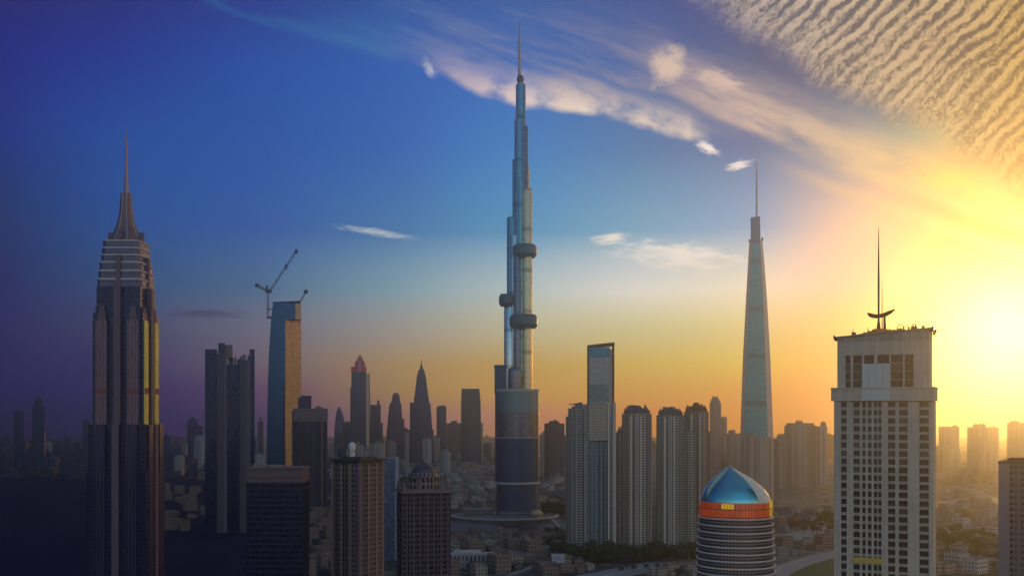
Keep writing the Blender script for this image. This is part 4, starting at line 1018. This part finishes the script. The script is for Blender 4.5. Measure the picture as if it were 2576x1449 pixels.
t = T('red_crowned_tower', 'far dark tower with a stepped red crown and sunlit right edge', 'skyscraper', 906, 3600)
X, Z = t.X, t.Z
t.part('body', lambda b: (b.box(X(884), X(921), 0, 60, 0, Z(935)), b.box(X(881), X(885), 4, 56, 0, Z(975))), [FG])
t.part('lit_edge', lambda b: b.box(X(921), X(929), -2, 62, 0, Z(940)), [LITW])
t.part('side_wall', lambda b: b.loft([[(X(929), 2, 0), (X(933.5), 2, 0), (X(933.5), 58, 0), (X(929), 58, 0)], [(X(928.5), 2, Z(936)), (X(930), 2, Z(936)), (X(930), 58, Z(936)), (X(928.5), 58, Z(936))]]), FP)
t.part('crown', lambda b: (b.box(X(883), X(922), 2, 50, Z(935), Z(922)), b.box(X(892), X(918), 6, 46, Z(922), Z(910)), b.loft([[(X(895), 8, Z(910)), (X(916), 8, Z(910)), (X(916), 44, Z(910)), (X(895), 44, Z(910))], [(X(902), 22, Z(895)), (X(909), 22, Z(895)), (X(909), 30, Z(895)), (X(902), 30, Z(895))]]), b.tube((X(905.5), 26, Z(896)), (X(905.5), 26, Z(889)), 2.5, 1.0, 6)), RED)
t.part('crown_rib', lambda b: b.box(X(901), X(908), -.6, 8, Z(934), Z(905)), plain('pink_rib', (0.6, 0.32, 0.28), 0.6))

t = T('spired_deco_tower', 'far stepped dark tower narrowing to a small spire, left of the tallest tower', 'skyscraper', 1060, 3400)
X, Z = t.X, t.Z
t.part('base_block', lambda b: (b.box(X(1038), X(1082), 6, 70, 0, Z(1020)), b.box(X(1031), X(1040), 12, 60, 0, Z(1012)), b.loft([[(X(1080), 10, 0), (X(1094), 10, 0), (X(1094), 60, 0), (X(1080), 60, 0)], [(X(1080), 10, Z(1012)), (X(1083), 10, Z(1012)), (X(1083), 60, Z(1012)), (X(1080), 60, Z(1012))]])), [FG])
t.part('shaft', lambda b: b.loft([[(X(1060 - h_), 36 - d, Z(v)), (X(1060 + h_), 36 - d, Z(v)), (X(1060 + h_), 36 + d, Z(v)), (X(1060 - h_), 36 + d, Z(v))] for v, h_, d in ((1025, 20, 28), (1000, 18.5, 26), (985, 16, 23), (960, 13, 18), (945, 11.5, 16))]), [FG])
t.part('lantern', lambda b: b.lathe([(15 * t.k / 1.26 * .9, Z(945)), (12.5, Z(938)), (9, Z(930)), (4.5, Z(924)), (3.2, Z(918))], 8, X(1060), 36, 0, False), FP)
t.part('spire', lambda b: b.tube((X(1060), 36, Z(920)), (X(1060), 36, Z(903)), 3.2, .4, 8), DARKM)

t = T('bullet_tower', 'far slender tower tapering to a blunt top, between the red-crowned and spired towers', 'skyscraper', 996, 3700)
X, Z = t.X, t.Z
t.part('body', lambda b: b.loft([[(X(a), 0, z), (X(c_), 0, z), (X(c_), 50, z), (X(a), 50, z)] for a, c_, z in ((968, 1014, 0), (973, 1013, Z(1080)), (979, 1010, Z(1020)), (982, 1009, Z(1012)))]), [FP])
t.part('top', lambda b: b.loft([[(X(a), 8, z), (X(c_), 8, z), (X(c_), 42, z), (X(a), 42, z)] for a, c_, z in ((985, 1007, Z(1013)), (987, 1005, Z(995)), (990, 1001, Z(988)))]), [FP])
t = T('cone_tower', 'far pale blue cone-shaped tower left of the red-crowned tower', 'skyscraper', 853, 4000)
X, Z = t.X, t.Z
t.part('body', lambda b: b.loft([[(X(853 + dx_ + r * math.cos(a)), 30 + r * t.k * math.sin(a), z) for a in [i * math.pi / 8 for i in range(16)]] for r, dx_, z in ((16, 3, 0), (14, 2, Z(1080)), (11, 2, Z(1050)), (7, .5, Z(1035)), (3, 0, Z(1026)), (.8, 0, Z(1023)))], 0, True), [facade('far_cone', (0.14, 0.16, 0.22), (0.05, 0.06, 0.09), 4.2, 4.5)])
t.part('fin', lambda b: b.box(X(852.4), X(853.6), -16, 30, Z(1060), Z(1023.5)), DARKM)
t = T('flat_top_tower', 'far square tower with darker top band, just left of the tallest tower', 'skyscraper', 1184, 3500)
X, Z = t.X, t.Z
t.part('body', lambda b: b.loft([[(X(a), 0, z), (X(c_), 0, z), (X(c_), 50, z), (X(a), 50, z)] for a, c_, z in ((1159, 1211, 0), (1160, 1209, Z(1010)), (1161, 1206.5, Z(985)))]), [FP])
t.part('top_band', lambda b: b.box(X(1161), X(1206), -.8, 50.8, Z(984), Z(977.5)), plain('dark_top', (0.09, 0.06, 0.09), 0.7))

def blocky(name, label, u0, u1, v, Y, mat, steps=(), group=None, cat='tower block', depth=34):
    t = T(name, label, cat, (u0 + u1) / 2, Y, group)
    X, Z = t.X, t.Z
    n = 2 if (u1 - u0) * t.k > 30 else 1
    t.part('body', lambda b: b.prism(bays(X(u0), X(u1), 0, depth, n, 1.8), 0, Z(v)), [mat, ROOF])
    for i, (a, c_, vv) in enumerate(steps):
        t.part('upper_step', lambda b: b.box(X(a), X(c_), 3 + i, depth - 4 - i, Z(v) if i == 0 or True else 0, Z(vv)), [mat])
    rr = random.Random(int(u0 * 7 + v))
    top = min([v] + [s_[2] for s_ in steps])
    a, c_ = (u0, u1) if not steps else [(s_[0], s_[1]) for s_ in steps if s_[2] == top][0]
    t.part('roof_plant', lambda b: [b.box(X(a + (c_ - a) * f), X(a + (c_ - a) * (f + .2)), 6, 16, Z(top) - .3, Z(top) + rr.uniform(1.5, 5)) for f in (.12, .42, .7)], plain('roof_units', (0.22, 0.18, 0.17), 0.7))
    return t
blocky('far_block', 'far blue-grey block right of the red-crowned tower with a small corner turret', 933, 957, 1018, 3900, FG, ((948, 955, 1009),))
blocky('far_block', 'far low dark block between the cone tower and the red-crowned tower', 862, 884, 1062, 3800, FG)
blocky('far_block', 'far small dark square tower right of the spired deco tower', 1099, 1122, 1024, 3900, FG, ((1100, 1121, 1021),))
blocky('far_block', 'wide low hazy building between two far towers left of the tallest tower', 1124, 1165, 1064, 4400, FP, ((1134, 1150, 1059),))
blocky('far_block', 'pale small block in front of the spired deco tower', 1064, 1085, 1104, 2700, FPALE)
blocky('far_block', 'pale narrow slab between the bullet tower and the spired deco tower', 1018, 1028, 1090, 3000, FPALE)
blocky('far_block', 'hazy thin tower at the left of the crane tower', 650, 662, 1060, 4200, FP, ((653, 657, 1050),))
blocky('far_block', 'hazy low block left of the dark horned tower', 497, 512, 1110, 3300, FPALE)
blocky('silhouette_tower', 'dark round-topped silhouette tower at far left', 82, 111, 1020, 3300, FG, ((86, 108, 1006), (91, 102, 999)))
blocky('silhouette_tower', 'smaller dark silhouette tower nearest the left edge', 36, 58, 1036, 3500, FG, ((40, 52, 1031),))
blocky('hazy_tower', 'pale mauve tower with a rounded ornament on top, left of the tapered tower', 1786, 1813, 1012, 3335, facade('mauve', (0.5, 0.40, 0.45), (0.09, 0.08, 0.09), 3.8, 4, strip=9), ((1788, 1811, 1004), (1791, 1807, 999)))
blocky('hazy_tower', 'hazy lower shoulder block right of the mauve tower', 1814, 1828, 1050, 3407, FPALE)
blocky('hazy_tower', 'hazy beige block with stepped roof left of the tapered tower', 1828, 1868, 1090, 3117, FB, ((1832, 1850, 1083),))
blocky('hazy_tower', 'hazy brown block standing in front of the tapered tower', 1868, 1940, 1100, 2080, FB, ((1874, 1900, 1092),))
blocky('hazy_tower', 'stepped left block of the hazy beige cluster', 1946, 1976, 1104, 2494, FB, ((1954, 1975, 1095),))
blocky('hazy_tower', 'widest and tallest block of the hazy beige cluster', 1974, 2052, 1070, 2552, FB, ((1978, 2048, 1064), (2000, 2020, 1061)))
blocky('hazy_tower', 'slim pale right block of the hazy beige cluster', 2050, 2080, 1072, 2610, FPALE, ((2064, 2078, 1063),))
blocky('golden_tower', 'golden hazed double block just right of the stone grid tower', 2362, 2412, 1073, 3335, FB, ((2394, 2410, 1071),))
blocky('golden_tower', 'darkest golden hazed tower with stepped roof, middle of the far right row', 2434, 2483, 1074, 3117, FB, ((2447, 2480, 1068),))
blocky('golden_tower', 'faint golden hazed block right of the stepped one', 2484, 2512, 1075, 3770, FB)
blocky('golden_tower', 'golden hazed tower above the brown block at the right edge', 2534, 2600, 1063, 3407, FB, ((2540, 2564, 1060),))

# mid-rise blocks fading on the horizon: one mesh set per shape, copied
protos = []
rr = random.Random(12)
for i, mat in enumerate((FP, FPALE, FB, FG)):
    b = MB(); h = 60 + 22 * i
    b.prism(bays(-14 - i, 14 + i, 0, 24, 2, 1.5), 0, h); b.box(-8, 7, 4, 18, h, h + 5); b.box(-3, 3, 6, 12, h + 5, h + 8)
    me_o = b.build('horizon_block', mat)
    protos.append(me_o)
HG = {'a': ('hazy mid-rise block on the horizon left of the tallest tower', 'horizon blocks left of the tallest tower'),
      'b': ('hazy mid-rise block on the horizon between the tallest tower and the frame-topped tower', 'horizon blocks right of the tallest tower'),
      'c': ('hazy mid-rise block on the horizon among the right-hand towers', 'horizon blocks on the right'),
      'd': ('dim mid-rise block on the dark horizon by the spire tower', 'horizon blocks on the dark left')}
used = set()
def hblocks(key, u0, u1, n, Ya, Yb, sc0=.6, sc1=1.3):
    for i in range(n):
        j = rr.randrange(4)
        o = protos[j] if j not in used else None
        if o is None:
            o = protos[j].copy(); col.objects.link(o)
        used.add(j)
        Y = rr.uniform(Ya, Yb); u = rr.uniform(u0, u1)
        o.location = ((u - UC) / F * Y, Y, 0); o.rotation_euler = (0, 0, rr.uniform(-.5, .5))
        s = rr.uniform(sc0, sc1); o.scale = (s * rr.uniform(.8, 1.3), s, s * rr.uniform(.6, 1.15))
        tag(o, HG[key][0], 'block', HG[key][1])
hblocks('a', 840, 1240, 46, 2700, 5200)
hblocks('b', 1360, 1425, 14, 2700, 5000)
hblocks('b', 1550, 1650, 6, 3000, 5000)
hblocks('c', 1785, 2090, 16, 2600, 4500)
hblocks('c', 2360, 2570, 10, 3000, 5000)
hblocks('d', 410, 520, 10, 3000, 5000)
hblocks('d', 640, 675, 6, 3000, 5000)
hblocks('d', 0, 220, 14, 3000, 5000)

# ================================================================== LOW-RISE CITY
roofs = [plain('roof_' + n, c_, 0.85, 0, 0.2, 0.1) for n, c_ in (('brown', (0.24, 0.15, 0.115)), ('sand', (0.38, 0.29, 0.22)), ('grey', (0.26, 0.235, 0.235)), ('pale', (0.5, 0.45, 0.42)))]
lw = [facade('low_' + n, c_, (0.03, 0.03, 0.04), 3.4, 3.2, 0.45, 0.45) for n, c_ in (('brown', (0.26, 0.17, 0.13)), ('sand', (0.4, 0.31, 0.24)), ('grey', (0.28, 0.25, 0.25)), ('pale', (0.5, 0.45, 0.42)))]
def lowmesh(kind, seed):
    q = random.Random(seed); b = MB()
    w, d, h = q.uniform(12, 22), q.uniform(10, 16), q.uniform(7, 15)
    def vol(x0, x1, y0, y1, h):
        b.box(x0, x1, y0, y1, 0, h, 0, 1)
        for (a, c_, e, f) in ((x0 - .2, x1 + .2, y0 - .2, y0 + .25), (x0 - .2, x1 + .2, y1 - .25, y1 + .2), (x0 - .2, x0 + .25, y0 + .25, y1 - .25), (x1 - .25, x1 + .2, y0 + .25, y1 - .25)): b.box(a, c_, e, f, h - .5, h + 1.0, 0, 0)
        for i in range(3):
            x, y = q.uniform(x0 + 2, x1 - 3), q.uniform(y0 + 2, y1 - 3); b.box(x, x + q.uniform(1.2, 3), y, y + 1.8, h - .1 - .01 * i, h + q.uniform(.8, 2.4), 0, 1)
    vol(-w / 2, w / 2, -d / 2, d / 2, h)
    if kind != 1: vol(w / 2 + .3, w / 2 + w * .5, -d / 2 - d * .4, d * .3, h * q.uniform(.5, .8))
    if kind == 2: vol(-w / 2 - w * .4, -w / 2 - .3, -d * .2, d * .6, h * q.uniform(.6, 1.4))
    return b
LOW = []
for i in range(8):
    j = i % 4
    LOW.append(lowmesh(i % 3, 40 + i).build('low_building', [lw[j], roofs[(j + i // 4) % 4]]))
lused = [False] * 8
placed = []
def keepout(x, y):
    u = UC + x / y * F; v = V0 + H * F / y
    if 1050 < u < 1480 and 1278 < v < 1346: return True          # plaza and lake
    for line, w in (([(1380, 1475), (1500, 1452), (1620, 1428), (1745, 1402), (1850, 1385), (1990, 1352), (2100, 1325), (2250, 1290), (2480, 1248)], 38), ([(1900, 1480), (1960, 1438), (2030, 1410), (2100, 1392), (2220, 1372), (2330, 1350), (2500, 1325)], 32), ([(1180, 1480), (1300, 1440), (1420, 1395), (1470, 1370), (1415, 1330), (1380, 1290)], 20)):
        for (a, c_), (d, e) in zip(line[:-1], line[1:]):
            p0, p1, p = Vector(ground_xy(a, c_)), Vector(ground_xy(d, e)), Vector((x, y))
            tt = max(0, min(1, (p - p0).dot(p1 - p0) / (p1 - p0).length_squared))
            if (p - p0.lerp(p1, tt)).length < w: return True
    if 1965 < u < 2370 and v > 1385: return True                # lawn
    if 1415 < u < 1790 and 1372 < v < 1425: return True         # tree belt and residential towers
    for tu, ty, r in ((1485, 1350, 45), (1602, 1360, 40), (1690, 1365, 42), (1760, 1450, 36), (780, 1800, 45), (578, 1580, 55), (312, 1024, 45), (1511, 1440, 40), (984, 1270, 25), (1903, 2020, 50), (2012, 1780, 60), (1903, 1870, 42)):
        if (Vector(((tu - UC) / F * ty, ty)) - Vector((x, y))).length < r: return True
    return False
def put_low(x, y, rot, s, j, label, group, hs=1.0):
    o = LOW[j] if not lused[j] else LOW[j].copy()
    if lused[j]: col.objects.link(o)
    lused[j] = True
    o.location = (x, y, 0); o.rotation_euler = (0, 0, rot); o.scale = (s, s, s * hs)
    tag(o, label, 'low building', group)
    placed.append((x, y))
def fill(u0, u1, v0, v1, n, label, group, kinds=range(8), smin=.8, smax=1.5, mind=26, ang=.5):
    q = random.Random(int(u0 + v0)); tries = 0; k_ = 0
    while k_ < n and tries < n * 60:
        tries += 1
        u, v = q.uniform(u0, u1), q.uniform(v0, v1)
        x, y = ground_xy(u, v)
        if keepout(x, y) or any(abs(x - a) < mind and abs(y - c_) < mind and math.hypot(x - a, y - c_) < mind for a, c_ in placed): continue
        put_low(x, y, ang + q.choice((0, math.pi / 2)) + q.uniform(-.1, .1), q.uniform(smin, smax), q.choice(list(kinds)), label, group); k_ += 1
fill(1130, 1425, 1350, 1446, 60, 'brown flat-roofed low building in the quarter below the round plaza', 'low buildings below the round plaza', (0, 1, 4, 5, 0), .8, 1.4, 25, .35)
fill(1120, 1245, 1205, 1280, 40, 'pale low building in the hazy district left of the tallest tower', 'low buildings left of the tallest tower', (1, 2, 3, 6, 7), .9, 1.6, 34)
fill(1360, 1425, 1190, 1280, 18, 'low building in the strip right of the tallest tower', 'low buildings right of the tallest tower', (1, 2, 3, 6, 7), .9, 1.5, 34)
fill(1955, 2095, 1285, 1400, 30, 'low building in the hazy district left of the stone grid tower', 'low buildings left of the stone grid tower', range(8), .7, 1.2, 26)
fill(2360, 2515, 1190, 1440, 40, 'low building in the golden haze right of the stone grid tower', 'low buildings in golden haze', range(8), .8, 1.4, 30)
fill(410, 520, 1180, 1350, 22, 'dim low building between the spire tower and the horned tower', 'low buildings by the horned tower', (0, 4), .8, 1.4, 32)
fill(765, 850, 1250, 1446, 26, 'dim low building in front of the capped tower', 'low buildings in front of the capped tower', (0, 4), .8, 1.4, 26)
fill(1420, 1750, 1428, 1449, 8, 'low building at the bottom edge by the highway', 'low buildings by the highway', (1, 2, 5), .6, 1.0, 26)
# the pale cube and the long pale hall
t = T('pale_cube_building', 'plain pale cube building at the bottom, left of the highway', 'building', 1403, 1180)
t.part('body', lambda b: b.box(t.X(1388), t.X(1420), 0, 14, 0, 15.5), [facade('cube_wall', (0.46, 0.43, 0.46), (0.2, 0.19, 0.2), 5, 6, .3, .2), ROOF])
t.part('roof_edge', lambda b: b.box(t.X(1387), t.X(1421), -.4, 14.4, 15.5, 16.3), PALE)
t = T('long_hall', 'long low pale hall with arcade windows below the round plaza', 'building', 1188, 1190, None, 4)
t.part('body', lambda b: b.box(-26, 26, 0, 16, 0, 17), [facade('arcade', (0.34, 0.28, 0.29), (0.06, 0.05, 0.07), 8, 4.5, .6, .45), ROOF])
t.part('parapet', lambda b: (b.box(-26.5, 26.5, -.4, .3, 17, 18.5), b.box(-20, 10, 4, 12, 17, 20)), PALE)

# far low city beyond the individual buildings: uncountable carpet of roofs
b = MB(); q = random.Random(77)
for i in range(2600):
    v = 1101 + (1205 - 1101) * q.random() ** 1.6
    u = q.uniform(-100, 2700); x, y = ground_xy(u, v)
    if keepout(x, y): continue
    s = q.uniform(8, 22); h = q.choice((7, 9, 12, 16, 24))
    an = q.uniform(0, 1.57); ca, sa = math.cos(an), math.sin(an)
    P = [(x + ca * a - sa * c_, y + sa * a + ca * c_) for a, c_ in ((-s, -s * .6), (s, -s * .6), (s, s * .6), (-s, s * .6))]
    dk = 5 if u < 560 + 60 * q.random() else None  # far left roofs get a dark copy: gloom put into the colour
    b.prism(P, 0, h, i % 3 if dk is None else 5, False, 3 + i % 2 if dk is None else 5)
o = b.build('distant_city', [lw[1], lw[2], lw[3], roofs[2], roofs[3], facade('low_gloom', (0.05, 0.05, 0.08), (0.02, 0.02, 0.03), 3.4, 3.2, 0.45, 0.45)])
tag(o, 'carpet of distant low roofs fading towards the horizon', 'city', None, 'stuff')

# ================================================================== TREES
LEAF = [plain('leaf_dark', (0.022, 0.045, 0.018), 0.8, 0, .4, 1.2), plain('leaf_mid', (0.05, 0.085, 0.03), 0.8, 0, .4, 1.2)]
BARK = plain('bark', (0.09, 0.06, 0.045), 0.9)
def tree_mesh(seed):
    q = random.Random(seed); b = MB()
    h = q.uniform(8, 13)
    b.path([(0, 0, 0), (.2, 0, h * .3), (.1, .3, h * .6)], [.5, .35, .15], 6, 2)
    lobes = [(Vector((q.gauss(0, h * .2), q.gauss(0, h * .2), h * q.uniform(.45, .85))), h * q.uniform(.16, .28)) for _ in range(7)]
    for c_, r in lobes: b.tube((.1, .1, h * .35), tuple(c_), .18, .06, 4, 2)
    for i in range(420):
        c_, r = q.choice(lobes)
        d = Vector((q.gauss(0, 1), q.gauss(0, 1), q.gauss(0, 1))).normalized() * r * q.uniform(.5, 1.15)
        p_ = c_ + d; s = q.uniform(.35, .85)
        n = (d.normalized() + Vector((q.uniform(-.6, .6), q.uniform(-.6, .6), q.uniform(-.3, .8)))).normalized()
        a = n.orthogonal().normalized(); e = n.cross(a)
        b.face([p_ + a * s, p_ + e * s * .8, p_ - a * s, p_ - e * s * .8], None, 0 if q.random() < .55 else 1)
    return b
TREES = [tree_mesh(60 + i).build('tree', [LEAF[0], LEAF[1], BARK]) for i in range(5)]
tused = [False] * 5
def put_trees(u0, u1, v0, v1, n, label, group, s0=.9, s1=1.6, seed=1):
    q = random.Random(seed); k_ = 0; tries = 0
    while k_ < n and tries < n * 40:
        tries += 1
        u, v = q.uniform(u0, u1), q.uniform(v0, v1); x, y = ground_xy(u, v)
        if any(math.hypot(x - a, y - c_) < 15 for a, c_ in placed): continue
        j = q.randrange(5)
        o = TREES[j] if not tused[j] else TREES[j].copy()
        if tused[j]: col.objects.link(o)
        tused[j] = True
        o.location = (x, y, 0); o.rotation_euler = (0, 0, q.uniform(0, 6.3)); s = q.uniform(s0, s1); o.scale = (s, s, s * q.uniform(.8, 1.1))
        tag(o, label, 'tree', group); k_ += 1
put_trees(1415, 1760, 1396, 1418, 90, 'dark green tree in the belt at the foot of the residential towers', 'trees below the residential towers', 1.0, 1.9, 1)
put_trees(1360, 1440, 1345, 1395, 40, 'dark tree beside the lake and the boulevard', 'trees by the lake', .9, 1.5, 2)
put_trees(1362, 1425, 1272, 1298, 22, 'dark tree on the green strip right of the round plaza', 'trees right of the plaza', 1.0, 1.7, 3)
put_trees(2360, 2515, 1340, 1440, 50, 'tree in the golden haze of the park right of the stone grid tower', 'park trees in golden haze', .9, 1.6, 4)
put_trees(1955, 2095, 1300, 1345, 26, 'tree between the low buildings left of the stone grid tower', 'trees left of the stone grid tower', .9, 1.5, 5)
put_trees(1560, 1740, 1428, 1448, 10, 'dark shrub-like tree on the verge near the highway', 'verge trees by the highway', .5, .9, 6)

# ================================================================== AIR
hb = MB(); hb.box(-9100, 9100, -2600, 8700, -1.0, 860.0)
hm = bpy.data.materials.new('haze_air'); hm.use_nodes = True
nt = hm.node_tree; nt.nodes.clear()
pv = nt.nodes.new('ShaderNodeVolumePrincipled')
pv.inputs['Color'].default_value = (0.82, 0.84, 0.87, 1)
pv.inputs['Density'].default_value = 1.9e-4
pv.inputs['Anisotropy'].default_value = 0.91
om = nt.nodes.new('ShaderNodeOutputMaterial'); nt.links.new(pv.outputs[0], om.inputs['Volume'])
ho = hb.build('haze', hm)
ho['kind'] = 'stuff'
assert all(lused) and all(tused) and len(used) == 4
